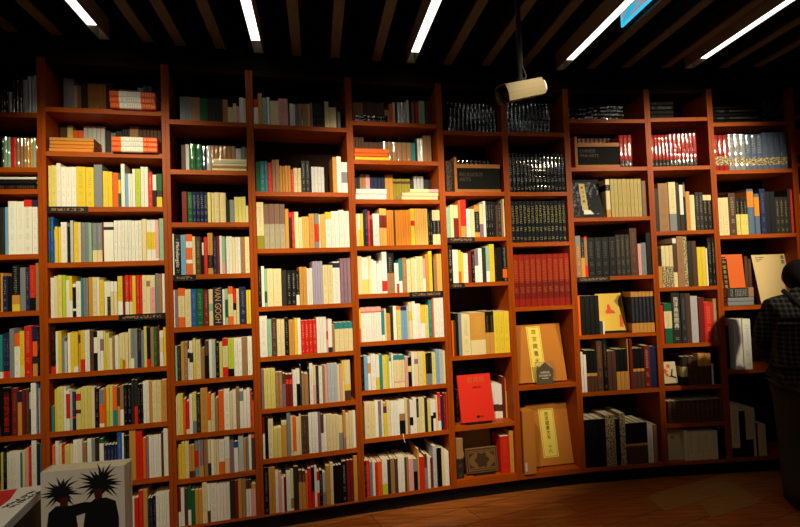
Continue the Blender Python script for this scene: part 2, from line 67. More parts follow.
9,3,10|24.8:26.35:266:1:K!k/.45o!k 51.7:27.34:288:3:C!o/.5Z 135.2:28.34:336:1:W/.1n/.7C 163.9:47.3:349:1:t!k 211.2:28.41:347:1:Z 238.7:33.17:314:1:k 271.9:33.21:313:1:n 303.9:31.82:270:2:Y!y 367.3:12.36:260:1:W!k 381.7:28.56:328:1:K!w 410.2:18.97:327:1:K!W
9,4,10|21:24.33:266:1:R 45.7:56.33:278:1:G/.2C!k/.62G 104.1:61.17:348:1:k!W 165.2:39.58:342:1:k!b 204.7:35.86:340:1:n!m 240.1:51.96:320:1:S!R 291.8:42.57:309:1:m 333.4:66.33:275:1:R!P 400.4:28.81:296:1:t!W
9,6,10|37.7:32.62:151:12:n!o
9,7,10|143.9:20.55:202:1:C 164.4:53.2:193:4:C!m 377.9:51.34:208:1:K
10,1,10|21:34.81:250:3:r!P/.6Z/.85r~ 125.6:41.16:254:3:s!W/.68Z/.88s~ 249.1:41.3:251:3:D!W/.68Z/.88D~ 373.4:45.27:261:4:D!s/.68Z/.88D~
10,2,10|21:39.58:263:2:C!n 101.1:52.39:293:1:n!W 152.5:28.41:260:1:K!y/.45y!n 180.9:27.33:259:1:K!y/.45y!n 208.3:28.45:258:1:K!y/.45y!n 238.6:49.31:318:1:D/.05Q/.4D!b 286.8:37.29:283:1:D/.08Q/.55D!b 325.2:39.53:316:1:N!b 364.2:37.39:296:2:e!k 437.7:30.85:256:3:k!y 532:19.87:308:1:k 551.9:17.82:307:1:R!P
10,4,10|91.6:54.11:347:1:W!k 145.7:58.26:345:1:W!k
10,5,10|21.9:63.13:360:1:C!k/.82k 83.7:44.38:312:1:K 128.6:53.87:329:1:C!o/.65K 182.5:22.92:327:1:C 202.2:17.52:223:1:n 219.5:26.98:216:1:C 246.5:27:214:1:C
11,1,10|22:38:240:7:r!P/.78k
11,2,12|22:30:230:3:C!n 112:24:250:5:n!o 232:34:215:4:K!s
11,3,10|22:28:230:6:g!k 190:22:240:6:o!n
11,4,12|22:26:240:5:m!o 152:30:220:6:C!k
11,5,10|22:20:150:12:K!s
"""
P = GEO['P']; ZS = {int(k): v for k, v in GEO['ZS'].items()}
ZTOP, ZWOOD = GEO['zt'], GEO['zw']
SIDE, SHELF, DEPTH = .020, .026, .30

def lin(c):
    return tuple((v/255/12.92) if v/255 <= .04045 else ((v/255+.055)/1.055)**2.4 for v in c)
PAL = {k: lin(v) for k, v in dict(
    W=(238,236,228), w=(196,196,196), C=(230,214,164), Y=(230,200,54), y=(222,210,118), O=(236,100,25), o=(204,146,66),
    Q=(224,138,44), R=(212,38,20), m=(118,26,20), K=(8,8,9), k=(42,40,38), G=(24,96,54), g=(150,190,160), L=(188,206,58),
    B=(28,84,165), b=(122,168,208), N=(27,36,76), T=(40,132,138), t=(160,120,82), n=(84,54,40), P=(228,166,164), V=(138,108,126),
    S=(184,190,196), s=(128,134,140), Z=(206,186,142),
    D=(84,102,128), x=(184,164,100), j=(146,138,36), q=(164,156,130), v=(172,164,190), a=(228,178,92), e=(19,23,34), i=(150,34,18), r=(150,24,22), u=(126,96,78)).items()}
NAMES = dict(W='white', w='light grey', C='cream', Y='yellow', y='pale yellow', O='orange', o='ochre', Q='amber', R='red', m='maroon',
    K='black', k='charcoal', G='green', g='pale green', L='lime green', B='blue', b='light blue', N='navy', T='teal', t='tan',
    n='brown', P='pink', V='mauve', S='silver grey', s='grey', Z='mottled beige', D='slate blue', x='khaki', j='olive', q='stone grey', v='lavender', a='light amber', e='blue-black', i='brick red', r='deep red', u='dusty brown')

# ------------------------------------------------------------------ materials
def mat(name, col=(.5,.5,.5), rough=.5, spec=.3, metal=0.):
    m = bpy.data.materials.new(name); m.use_nodes = True
    b = m.node_tree.nodes['Principled BSDF']
    b.inputs['Base Color'].default_value = (*col, 1); b.inputs['Roughness'].default_value = rough
    b.inputs['Specular IOR Level'].default_value = spec; b.inputs['Metallic'].default_value = metal
    return m
def nodes(m):
    nt = m.node_tree
    return nt, nt.nodes, nt.links, nt.nodes['Principled BSDF']
def math_node(nt, op, a, b=None, clamp=False):
    n = nt.nodes.new('ShaderNodeMath'); n.operation = op; n.use_clamp = clamp
    for i, v in enumerate((a, b)):
        if v is None: continue
        if isinstance(v, (int, float)): n.inputs[i].default_value = v
        else: nt.links.new(v, n.inputs[i])
    return n.outputs[0]
def book_material(name, rough, spec, coat=0., bump=0.):
    """Cover colour from the book's own colours; small printed characters down the spine."""
    m = mat(name, rough=rough, spec=spec); nt, N, L, B = nodes(m)
    ca = N.new('ShaderNodeVertexColor'); ca.layer_name = 'Col'
    ia = N.new('ShaderNodeVertexColor'); ia.layer_name = 'Ink'
    um = N.new('ShaderNodeUVMap'); um.uv_map = 'UVMap'
    us = N.new('ShaderNodeUVMap'); us.uv_map = 'Span'
    sp = N.new('ShaderNodeSeparateXYZ'); L.new(us.outputs[0], sp.inputs[0])
    sm = N.new('ShaderNodeSeparateXYZ'); L.new(um.outputs[0], sm.inputs[0])
    noi = N.new('ShaderNodeTexNoise'); noi.inputs['Scale'].default_value = 300; noi.inputs['Detail'].default_value = 1
    L.new(um.outputs[0], noi.inputs['Vector'])
    g = math_node(nt, 'GREATER_THAN', noi.outputs[0], .52)
    row = math_node(nt, 'GREATER_THAN', math_node(nt, 'SINE', math_node(nt, 'MULTIPLY', sm.outputs[1], 2*math.pi/.0115)), -.2)
    g = math_node(nt, 'MULTIPLY', g, row)
    cx = math_node(nt, 'LESS_THAN', math_node(nt, 'ABSOLUTE', math_node(nt, 'SUBTRACT', sp.outputs[0], .5)), .22)
    t1 = math_node(nt, 'MULTIPLY', math_node(nt, 'GREATER_THAN', sp.outputs[1], .46), math_node(nt, 'LESS_THAN', sp.outputs[1], .9))
    t2 = math_node(nt, 'MULTIPLY', math_node(nt, 'GREATER_THAN', sp.outputs[1], .06), math_node(nt, 'LESS_THAN', sp.outputs[1], .13))
    t3 = math_node(nt, 'MULTIPLY', math_node(nt, 'GREATER_THAN', sp.outputs[1], .27), math_node(nt, 'LESS_THAN', sp.outputs[1], .38))
    t = math_node(nt, 'ADD', math_node(nt, 'ADD', t1, t2), t3)
    title = math_node(nt, 'MULTIPLY', math_node(nt, 'MULTIPLY', cx, t), math_node(nt, 'GREATER_THAN', ia.outputs['Alpha'], .75))
    nb = N.new('ShaderNodeTexNoise'); nb.inputs['Scale'].default_value = 95; nb.inputs['Detail'].default_value = 2
    L.new(um.outputs[0], nb.inputs['Vector'])
    allov = math_node(nt, 'MULTIPLY', math_node(nt, 'GREATER_THAN', nb.outputs[0], .5),
                      math_node(nt, 'MULTIPLY', math_node(nt, 'LESS_THAN', ia.outputs['Alpha'], .75), math_node(nt, 'GREATER_THAN', ia.outputs['Alpha'], .25)))
    f = math_node(nt, 'ADD', math_node(nt, 'MULTIPLY', math_node(nt, 'MULTIPLY', title, g), .5), math_node(nt, 'MULTIPLY', allov, .8), True)
    mx = N.new('ShaderNodeMix'); mx.data_type = 'RGBA'
    L.new(f, mx.inputs['Factor']); L.new(ca.outputs['Color'], mx.inputs['A']); L.new(ia.outputs['Color'], mx.inputs['B'])
    L.new(mx.outputs['Result'], B.inputs['Base Color'])
    if coat:
        B.inputs['Coat Weight'].default_value = coat; B.inputs['Coat Roughness'].default_value = .04; B.inputs['Coat IOR'].default_value = 1.75
    if bump:
        tc = N.new('ShaderNodeTexCoord')
        n2 = N.new('ShaderNodeTexNoise'); n2.inputs['Scale'].default_value = 34; n2.inputs['Detail'].default_value = 1.5
        L.new(tc.outputs['Object'], n2.inputs['Vector'])
        bp = N.new('ShaderNodeBump'); bp.inputs['Strength'].default_value = bump; bp.inputs['Distance'].default_value = .006
        L.new(n2.outputs[0], bp.inputs['Height']); L.new(bp.outputs[0], B.inputs['Coat Normal'])
    return m
M = {}
M['paper'] = book_material('book_cover', .55, .25)
M['wrap'] = book_material('shrink_wrapped_cover', .6, .15, 1., .42)
M['cloth'] = book_material('cloth_cover', .8, .15)
def wood(name, c1, c2, rough, scale=(1,1,1), amt=1.):
    m = mat(name, c1, rough, .14); nt, N, L, B = nodes(m)
    tc = N.new('ShaderNodeTexCoord'); mp = N.new('ShaderNodeMapping'); mp.inputs['Scale'].default_value = scale
    L.new(tc.outputs['Object'], mp.inputs['Vector'])
    n = N.new('ShaderNodeTexNoise'); n.inputs['Scale'].default_value = 9; n.inputs['Detail'].default_value = 5; n.inputs['Distortion'].default_value = .8
    L.new(mp.outputs[0], n.inputs['Vector'])
    r = N.new('ShaderNodeValToRGB'); r.color_ramp.elements[0].position = .3; r.color_ramp.elements[1].position = .72
    r.color_ramp.elements[0].color = (*c1, 1); r.color_ramp.elements[1].color = (*c2, 1)
    L.new(n.outputs[0], r.inputs[0]); L.new(r.outputs[0], B.inputs['Base Color'])
    return m
M['wood_v'] = wood('cherry_upright', lin((148,62,6)), lin((168,76,9)), .45, (8,8,.5))
M['wood_h'] = wood('cherry_shelf', lin((156,66,6)), lin((180,84,10)), .45, (.7,6,8))
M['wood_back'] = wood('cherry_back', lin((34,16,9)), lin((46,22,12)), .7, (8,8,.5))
M['box_wood'] = wood('slipcase_wood', lin((150,92,44)), lin((172,110,58)), .5, (1,6,8))
M['black'] = mat('black_board', (.006,.006,.006), .6, .2)
M['soffit'] = mat('dark_soffit', (.012,.010,.009), .8, .1)
M['ceiling'] = mat('black_ceiling', (.006,.006,.007), .9, .1)
M['wall'] = mat('dark_wall', (.03,.026,.022), .9, .1)
M['slat'] = wood('slat_timber', lin((88,80,70)), lin((104,96,84)), .6, (8,.6,8))
M['fitting'] = mat('white_fitting', lin((190,185,175)), .5, .3)
M['page'] = mat('page_edge', lin((228,216,178)), .9, .05)
nt, N, L, B = nodes(M['page'])
tc = N.new('ShaderNodeTexCoord'); wv = N.new('ShaderNodeTexWave'); wv.inputs['Scale'].default_value = 260; wv.inputs['Distortion'].default_value = 1.5
L.new(tc.outputs['Object'], wv.inputs['Vector'])
rr = N.new('ShaderNodeValToRGB'); rr.color_ramp.elements[0].color = (*lin((212,198,158)), 1); rr.color_ramp.elements[1].color = (*lin((236,226,190)), 1)
L.new(wv.outputs[0], rr.inputs[0]); L.new(rr.outputs[0], B.inputs['Base Color'])
M['holder'] = mat('black_label_holder', (.01,.01,.01), .35, .4)
M['print_black'] = mat('black_print', (.008,.008,.009), .5, .2)
M['print_grey'] = mat('grey_print', lin((92,84,72)), .5, .2)
M['print_white'] = mat('white_print', lin((232,228,214)), .6, .2)
M['print_gold'] = mat('gold_print', lin((214,160,60)), .5, .3)
M['print_red'] = mat('red_print', lin((205,32,26)), .5, .2)
M['print_brown'] = mat('brown_print', lin((58,40,26)), .6, .2)
M['metal'] = mat('camera_housing', lin((124,113,86)), .45, .4)
M['lens'] = mat('black_glass', (.006,.006,.008), .12, .6)
M['dark_metal'] = mat('grey_metal', lin((22,21,20)), .7, .1)
M['ribbon'] = mat('red_ribbon', lin((220,44,24)), .6, .2)
def emit(name, col, s):
    m = bpy.data.materials.new(name); m.use_nodes = True; nt = m.node_tree; nt.nodes.clear()
    e = nt.nodes.new('ShaderNodeEmission'); e.inputs[0].default_value = (*col, 1); e.inputs[1].default_value = s
    o = nt.nodes.new('ShaderNodeOutputMaterial'); nt.links.new(e.outputs[0], o.inputs[0]); return m

# ------------------------------------------------------------------ mesh builder
class MB:
    def __init__(s): s.v = []; s.f = []; s.c = []; s.k = []; s.uv = []; s.sp = []
    def face(s, idx, col=(.5,.5,.5), ink=(0,0,0,0), uv=None, span=None):
        s.f.append(idx); s.c.append(col); s.k.append(ink)
        n = len(idx); s.uv.append(uv or [(0,0)]*n); s.sp.append(span or [(-1,-1)]*n)
    def box(s, x0, x1, y0, y1, z0, z1, col=(.5,.5,.5), front=None, T=None):
        b = len(s.v)
        vs = [(x0,y0,z0),(x1,y0,z0),(x1,y1,z0),(x0,y1,z0),(x0,y0,z1),(x1,y0,z1),(x1,y1,z1),(x0,y1,z1)]
        s.v += [T @ Vector(v) for v in vs] if T else vs
        for q in ((0,3,2,1),(4,5,6,7),(1,2,6,5),(2,3,7,6),(3,0,4,7)):
            s.face([b+i for i in q], col)
        ink = front or (0,0,0,0); o = random.random()*40
        s.face([b+i for i in (0,1,5,4)], col, ink, [(o+x0,o+z0),(o+x1,o+z0),(o+x1,o+z1),(o+x0,o+z1)], [(0,0),(1,0),(1,1),(0,1)])
    def poly(s, pts, thick=.0006, axis_y=0., col=(.5,.5,.5)):
        """a flat printed shape in the xz plane, standing thick in front of y"""
        b = len(s.v); n = len(pts)
        s.v += [(x, axis_y-thick, z) for x, z in pts] + [(x, axis_y, z) for x, z in pts]
        s.face(list(range(b, b+n)), col)
        s.face(list(range(b+2*n-1, b+n-1, -1)), col)
        for i in range(n):
            j = (i+1) % n; s.face([b+j, b+i, b+n+i, b+n+j], col)
    def mesh(s, name, m):
        me = bpy.data.meshes.new(name); me.from_pydata([tuple(v) for v in s.v], [], s.f)
        me.materials.append(m)
        for nm in ('Col', 'Ink'): me.color_attributes.new(nm, 'FLOAT_COLOR', 'CORNER')
        for nm in ('UVMap', 'Span'): me.uv_layers.new(name=nm)
        ca, ka = me.color_attributes['Col'], me.color_attributes['Ink']; u1, u2 = me.uv_layers['UVMap'], me.uv_layers['Span']
        a, b, c, d = [], [], [], []
        for f, col, ink, uv, sp in zip(s.f, s.c, s.k, s.uv, s.sp):
            for i in range(len(f)):
                a += [*col[:3], 1]; b += ink; c += uv[i]; d += sp[i]
        ca.data.foreach_set('color', a); ka.data.foreach_set('color', b)
        u1.data.foreach_set('uv', c); u2.data.foreach_set('uv', d)
        me.update(); return me
    def build(s, name, m, parent=None):
        return link(name, s.mesh(name, m), parent)
def link(name, data, parent=None):
    o = bpy.data.objects.new(name, data); COL.objects.link(o)
    if parent: o.parent = parent
    return o
def tag(o, label=None, cat=None, group=None, kind=None):
    for k, v in (('label', label), ('category', cat), ('group', group), ('kind', kind)):
        if v: o[k] = v
    if label and len(label.split()) > 16: print('LONG', label)
    return o
def thing(name, loc, rz, label, cat, group=None):
    o = link(name, None); o.location = loc; o.rotation_euler = (0, 0, rz)
    return tag(o, label, cat, group)
def tube_mesh(name, pts, r, m, n=10):
    cu = bpy.data.curves.new(name, 'CURVE'); cu.dimensions = '3D'; cu.bevel_depth = r; cu.bevel_resolution = 3; cu.use_fill_caps = True
    sp = cu.splines.new('POLY'); sp.points.add(len(pts)-1)
    for p, q in zip(sp.points, pts): p.co = (*q, 1)
    cu.materials.append(m); return cu
def text(name, body, size, m, parent, loc, rot=(math.pi/2,0,0), align='CENTER', sx=1.):
    cu = bpy.data.curves.new(name, 'FONT'); cu.body = body; cu.size = size; cu.extrude = .0003; cu.align_x = align; cu.align_y = 'CENTER'
    cu.space_line = .95; cu.materials.append(m)
    o = link(name, cu, parent); o.location = loc; o.rotation_euler = rot; o.scale = (sx, 1, 1); return o

# ------------------------------------------------------------------ bays
def bay(b):
    A, B_ = Vector((*P[b-1], 0)), Vector((*P[b], 0)); d = B_-A; w = d.length; rz = math.atan2(d.y, d.x)
    return A, rz, w
def bay_matrix(b):
    A, rz, w = bay(b); return Matrix.Translation(A) @ Matrix.Rotation(rz, 4, 'Z')
def at(b, t, y, z): return bay_matrix(b) @ Vector((t, y, z))
ORD = ['zeroth','first','second','third','fourth','fifth','sixth','seventh','eighth','ninth','tenth','eleventh','twelfth','thirteenth',
       'fourteenth','fifteenth','sixteenth','seventeenth','eighteenth','nineteenth','twentieth','twenty-first','twenty-second']
CASE_LOOK = {1:'narrow bookcase cut off by the picture edge, holding tall black-spined art books and paperbacks',
 2:'wide bookcase full of yellow and white books, orange-banded books stacked on its top shelves',
 3:'narrow bookcase holding the big navy spine with gold capital letters',
 4:'wide bookcase holding four matching red spines and two red ribbons over a shelf',
 5:'brightest wide bookcase, with a long row of amber spines and a flat orange book',
 6:'narrow bookcase displaying a big red cover low down and a wooden slipcase high up',
 7:'narrow bookcase of matching black and maroon volumes above two tan display slipcases',
 8:'wide bookcase displaying a yellow cover with an orange figure, navy banded volumes beside it',
 9:'narrow bookcase with red shrink-wrapped volumes near the top and a small flower cover below',
 10:'wide bookcase behind the standing person, slate blue set on its second shelf',
 11:'bookcase at the far edge, mostly hidden behind the standing person'}
def make_bookcase(b):
    A, rz, w = bay(b)
    o = thing('bookcase', A, rz, CASE_LOOK[b], 'bookcase', 'cherry bookcases along the curved wall')
    g = .0006
    # where two cases stand at an outward angle their backs are narrower
    tl = max(0, math.tan((rz-bay(b-1)[1])/2)*DEPTH) if b > 1 else 0
    tr = max(0, math.tan((bay(b+1)[1]-rz)/2)*DEPTH) if b < 11 else 0
    def taper(m):
        for i, v in enumerate(m.v):
            x, y, z = v; f = y/DEPTH
            m.v[i] = (x+tl*f*(x < w/2)-tr*f*(x > w/2), y, z)
    for x0, x1 in ((g, SIDE), (w-SIDE, w-g)):
        m = MB(); m.box(x0, x1, 0, DEPTH, ZWOOD, ZTOP); taper(m); m.build('side_panel', M['wood_v'], o)
    for i, z in enumerate(ZS[b]):
        m = MB(); zb = z-SHELF if i < len(ZS[b])-1 else ZWOOD
        m.box(SIDE+.0005, w-SIDE-.0005, .001, DEPTH-.012, zb, z); taper(m); m.build('shelf' if i < len(ZS[b])-1 else 'bottom_board', M['wood_h'], o)
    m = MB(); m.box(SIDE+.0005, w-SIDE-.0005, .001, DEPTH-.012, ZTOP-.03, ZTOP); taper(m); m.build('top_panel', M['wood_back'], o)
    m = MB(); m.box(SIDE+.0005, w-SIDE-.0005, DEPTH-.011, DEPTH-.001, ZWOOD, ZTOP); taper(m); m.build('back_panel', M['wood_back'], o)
    m = MB(); m.box(g, w-g, .045, .06, 0, ZWOOD-.0005); taper(m); m.build('kick_board', M['black'], o)
for b in range(1, 12): make_bookcase(b)

# black label holders clipped on shelf edges
def holder(b, k, f0, f1, label):
    A, rz, w = bay(b); t0 = SIDE+(w-2*SIDE)*f0+.002; t1 = SIDE+(w-2*SIDE)*f1-.002; z = ZS[b][k]
    o = thing('shelf_label', at(b, t0, 0, z), rz, label, 'shelf label', 'black labels clipped to shelf edges')
    m = MB(); m.box(0, t1-t0, -.004, -.0006, -.034, .001); m.build('label_holder', M['holder'], o)
    m = MB(); L_ = t1-t0; m.box(.02, L_-.02, -.0046, -.0042, -.024, -.008, (.012,.012,.012))
    m.k[-1] = (*PAL['t'], .5); m.build('label_strip', M['paper'], o)
holder(2, 2, 0, .35, 'black label under the left end of the third shelf, second bookcase from left')
holder(2, 4, .585, 1, 'black label under the right half of the fifth shelf, second bookcase from left')
holder(3, 3, 0, .295, 'black label under the left end of the fourth shelf, third bookcase from left')
holder(5, 4, .585, 1, 'black label on the right half of the fifth shelf in the brightest bookcase')
holder(6, 2, 0, .46, 'upper of two black labels in the sixth bookcase, under the third shelf')
holder(6, 3, 0, .26, 'short lower black label in the sixth bookcase, above the ochre and yellow books')
holder(8, 3, 0, .43, 'black label under the black volumes on the fourth shelf, eighth bookcase')

# ------------------------------------------------------------------ upright books
def parse_col(s):
    """'O!k/.2C/.8O' -> [(start fraction from the top, colour key, ink key or None)]"""
    out = []
    for i, p in enumerate(s.split('/')):
        fr = 0.
        if i:
            j = 0
            while j < len(p) and (p[j].isdigit() or p[j] == '.'): j += 1
            fr = float(p[:j]); p = p[j:]
        q = p.split('!'); out.append((fr, q[0], q[1] if len(q) > 1 else None))
    if len(out) > 1 and out[1][0] == 0: out = out[1:]
    return out
def jit(c, a=.05):
    k = 1+random.uniform(-a, a); return tuple(min(1, v*k*(1+random.uniform(-.02, .02))) for v in c)
def book_geo(cov, pag, w, h, d, bands, seed, T=None, soft=True):
    rs = random.Random(seed)
    t = min(.0022, w*.12); c = min(.0022, w*.18); ov = .0005 if soft else .003
    prof = [(0,d),(0,c),(c*.35,c*.35),(c,0),(w-c,0),(w-c*.35,c*.35),(w,c),(w,d),(w-t,d),(w-t,t),(t,t),(t,d)]
    if not soft:        # rounded spine
        rd = min(.006, w*.3); arc = [(w*(.5-.5*math.cos(a)), rd*(1-math.sin(a))) for a in [math.pi*j/8 for j in range(9)]]
        prof = [(0,d)]+arc+[(w,d),(w-t,d),(w-t,rd+t),(t,rd+t),(t,d)]
    n = len(prof); zs = [h*(1-b[0]) for b in bands]+[0.]
    b0 = len(cov.v)
    for z in zs:
        for x, y in prof:
            v = Vector((x, y, z)); cov.v.append(T @ v if T else v)
    cols = [jit(PAL[b[1]]) for b in bands]
    o = rs.random()*50
    for L_ in range(len(bands)):
        z1, z0 = zs[L_], zs[L_+1]; col = cols[L_]; k = bands[L_][2]; key = bands[L_][1]
        ink = (*PAL.get(k, PAL['R']), 1.) if k else ((*PAL['K'], .5) if key == 'Z' else (0,0,0,0))
        for i in range(n):
            j = (i+1) % n; a, b_ = b0+(L_+1)*n+i, b0+(L_+1)*n+j
            idx = [a, b_, b0+L_*n+j, b0+L_*n+i]
            if not soft and 1 <= i <= 8:
                u0, u1 = (i-1)/8, i/8
                cov.face(idx, col, ink, [(o+w*u0,o+z0),(o+w*u1,o+z0),(o+w*u1,o+z1),(o+w*u0,o+z1)], [(u0,z0/h),(u1,z0/h),(u1,z1/h),(u0,z1/h)])
            elif soft and i == 3:
                cov.face(idx, col, ink, [(o+c,o+z0),(o+w-c,o+z0),(o+w-c,o+z1),(o+c,o+z1)],
                         [(0,z0/h),(1,z0/h),(1,z1/h),(0,z1/h)] if len(bands) < 3 else [(0,.44),(1,.44),(1,.92),(0,.92)])
            else: cov.face(idx, col, (*PAL['K'], .5) if key == 'Z' else (0,0,0,0), [(o+.01*i,o+z0),(o+.01*i+.01,o+z0),(o+.01*i+.01,o+z1),(o+.01*i,o+z1)])
    cov.face([b0+i for i in range(n)], cols[0]); cov.face([b0+len(bands)*n+i for i in range(n-1, -1, -1)], cols[-1])
    e = .0003
    pag.box(t+e, w-t-e, (t if soft else rd+t)+e, d-.002-ov, ov+.0008, h-ov-.0006, T=T)

BOOKS = []      # every upright book: dict; a thin brown one stands in for gap shade between amber spines
for line in ROWS.strip().split('\n'):
    hd, body = line.split('|'); b, k, sb = map(int, hd.split(','))
    for it in body.split(' '):
        q = it.split(':'); t, w, h, n, c = float(q[0])/1000, float(q[1])/1000, int(q[2])/1000, int(q[3]), ':'.join(q[4:])
        wrap = c.endswith('~'); bands = parse_col(c.rstrip('~'))
        for j in range(n):
            BOOKS.append(dict(b=b, k=k, sb=sb/1000, t=t+j*w, w=w, h=h-(random.uniform(0, .0015) if n > 1 else 0), bands=bands, n=n, j=j, wrap=wrap))
for i, q in enumerate(BOOKS):
    A, rz, w = bay(q['b'])
    r = random.Random(i)
    q['seed'] = i; q['dd'] = r.choice((.135, .148, .15, .165)) if q['h'] < .25 else r.uniform(.18, .22)
    if q['n'] > 1: q['dd'] = .15+.02*((q['b']+q['k']) % 3)
    q['y'] = q['sb']+(r.uniform(-.005, .007) if q['n'] == 1 else r.uniform(-.0006, .0006))
    q['dd'] = min(q['dd'], DEPTH-.014-q['y'])
    b = q['b']; back = (q['y']+q['dd'])
    lo = SIDE+.001+(max(0, math.tan((rz-bay(b-1)[1])/2)) if b > 1 else 0)*back
    hi = w-SIDE-.001-(max(0, math.tan((bay(b+1)[1]-rz)/2)) if b < 11 else 0)*back
    if q['t'] < lo: q['w'] = max(.004, q['w']-(lo-q['t'])); q['t'] = lo
    if q['t']+q['w'] > hi: q['w'] = max(.004, hi-q['t'])
# neighbours on a shelf never share space
rows_ = {}
for q in BOOKS: rows_.setdefault((q['b'], q['k']), []).append(q)
for (b, k), r_ in rows_.items():
    r_.sort(key=lambda q: q['t'])
    for a_, c_ in zip(r_, r_[1:]):
        if a_['t']+a_['w'] > c_['t']:
            over = a_['t']+a_['w']-c_['t']
            if a_['w']-over > .004: a_['w'] -= over
            else: a_['w'] = .004; e_ = a_['t']+.004-c_['t']; c_['t'] += e_; c_['w'] = max(.004, c_['w']-e_)
    hi_ = bay(b)[2]-SIDE-.001-(max(0, math.tan((bay(b+1)[1]-bay(b)[1])/2)) if b < 11 else 0)*max(q['y']+q['dd'] for q in r_)
    for q in reversed(r_):
        if q['t']+q['w'] > hi_:
            q['w'] = min(q['w'], max(.005, hi_-q['t'])); q['t'] = min(q['t'], hi_-q['w'])
        hi_ = q['t']
    zt_ = (ZS[b][k-1]-SHELF if k else ZTOP-.03)-ZS[b][k]
    for q in r_: q['h'] = min(q['h'], zt_-.003)
BAYS_SET = {(6,0),(7,0),(7,1),(7,2),(7,3),(8,1),(9,1),(10,1)}
for i, q in enumerate(BOOKS):
    A, rz, w = bay(q['b']); p = at(q['b'], q['t'], 0, ZS[q['b']][q['k']]); v = Vector((p.x, p.y, p.z-1.4)); nrm = Vector((math.sin(rz), -math.cos(rz), 0))
    q['area'] = q['w']*q['h']*abs(v.normalized().dot(nrm))/v.length_squared
    q['kind'] = 'volume' if (q['b'], q['k']) in BAYS_SET else 'book'
    q['seed'] = i
    main = max(range(len(q['bands'])), key=lambda m_: (q['bands'][m_+1][0] if m_+1 < len(q['bands']) else 1)-q['bands'][m_][0])
    cs = []
    for bd in [q['bands'][main]]+q['bands']:
        nm = NAMES[bd[1]]
        if nm not in cs: cs.append(nm)
    q['look'] = cs[0] if len(cs) == 1 else cs[0]+' and '+cs[1]
def size_word(q):
    if q['h'] > .27: return 'tall'
    if q['w'] > .034: return 'thick'
    if q['w'] < .011: return 'thin'
    return ''
rowcount = {}
for q in BOOKS: rowcount.setdefault((q['b'], q['k'], q['look']), []).append(q)
def label_of(q):
    fam = sorted(rowcount[(q['b'], q['k'], q['look'])], key=lambda z: z['t']); n = len(fam); i = fam.index(q)
    first = q['look'].split(' and ')[0]
    kind = 'volume' if q['kind'] == 'volume' else 'book'
    b = q['b']; nth = q['k']+1
    where = f"{ORD[nth]} shelf down, {ORD[b]} bookcase from left"
    sw = size_word(q)
    if n == 1: s = f"{sw} {q['look']} {kind}, only such one, {where}"
    elif i == n-1: s = f"{sw} {q['look']} {kind}, rightmost of {n} such, {where}"
    elif i == 0: s = f"{sw} {q['look']} {kind}, leftmost of {n} such, {where}"
    else: s = f"{q['look']} {kind}, {ORD[i+1]} of {n} such from left, {where}"
    s = ' '.join(s.split())
    for a_, b_ in ((' from left, ', ', '), (sw+' ', '') if sw and s.startswith(sw) else (' such', ''), (' such', ''), (' from left', '')):
        if len(s.split()) > 16: s = s.replace(a_, b_, 1)
    return s
pool = sorted([q for q in BOOKS if q['kind'] == 'book'], key=lambda q: (q['b'] == 11, -q['area']))
LONE = pool[:300]; REST = pool[300:]
SHELVED = {}
def stand_book(q, name):
    A, rz, w = bay(q['b']); z = ZS[q['b']][q['k']]
    o = thing(name, at(q['b'], q['t'], q['y'], z+.0005), rz, label_of(q), 'book',
              f"books on the {ORD[q['k']+1]} shelf down of the {ORD[q['b']]} bookcase")
    cov, pag = MB(), MB()
    book_geo(cov, pag, q['w']-.0006, q['h'], q['dd'], q['bands'], q['seed'], soft=not q['wrap'])
    cov.build('cover', M['wrap'] if q['wrap'] else M['paper'], o); pag.build('pages', M['page'], o)
    SHELVED[(q['b'], q['k'], round(q['t'], 4))] = o; q['obj'] = o
    return o
for q in LONE: stand_book(q, 'book')
for q in BOOKS:
    if q['kind'] == 'volume': stand_book(q, 'volume')
cov, pag = MB(), MB(); cw, pw = MB(), MB()
for q in REST:
    T = bay_matrix(q['b']) @ Matrix.Translation((q['t'], q['y'], ZS[q['b']][q['k']]+.0005))
    book_geo(cw if q['wrap'] else cov, pw if q['wrap'] else pag, q['w']-.0006, q['h'], q['dd'], q['bands'], q['seed'], T, soft=not q['wrap'])
rest = cov.build('assorted_books', M['paper'])
tag(rest, 'assorted slimmer books filling the rest of the shelves between the larger ones', 'books', None, 'stuff')
p_ = pag.build('pages', M['page'], rest); p_['kind'] = 'stuff'
p_ = cw.build('wrapped_covers', M['wrap'], rest); p_['kind'] = 'stuff'
p_ = pw.build('wrapped_pages', M['page'], rest); p_['kind'] = 'stuff'
print('BOOKS', len(BOOKS), 'lone', len(LONE), 'volumes', sum(q['kind'] == 'volume' for q in BOOKS), 'rest', len(REST))

def find(b, k, look=None, j=0, near=None):
    c = [q for q in BOOKS if q['b'] == b and q['k'] == k and 'obj' in q and (look is None or q['bands'][0][1] == look)]
    if near is not None: c.sort(key=lambda q: abs(q['t']-near))
    else: c.sort(key=lambda q: q['t'])
    return c[j] if len(c) > j else None
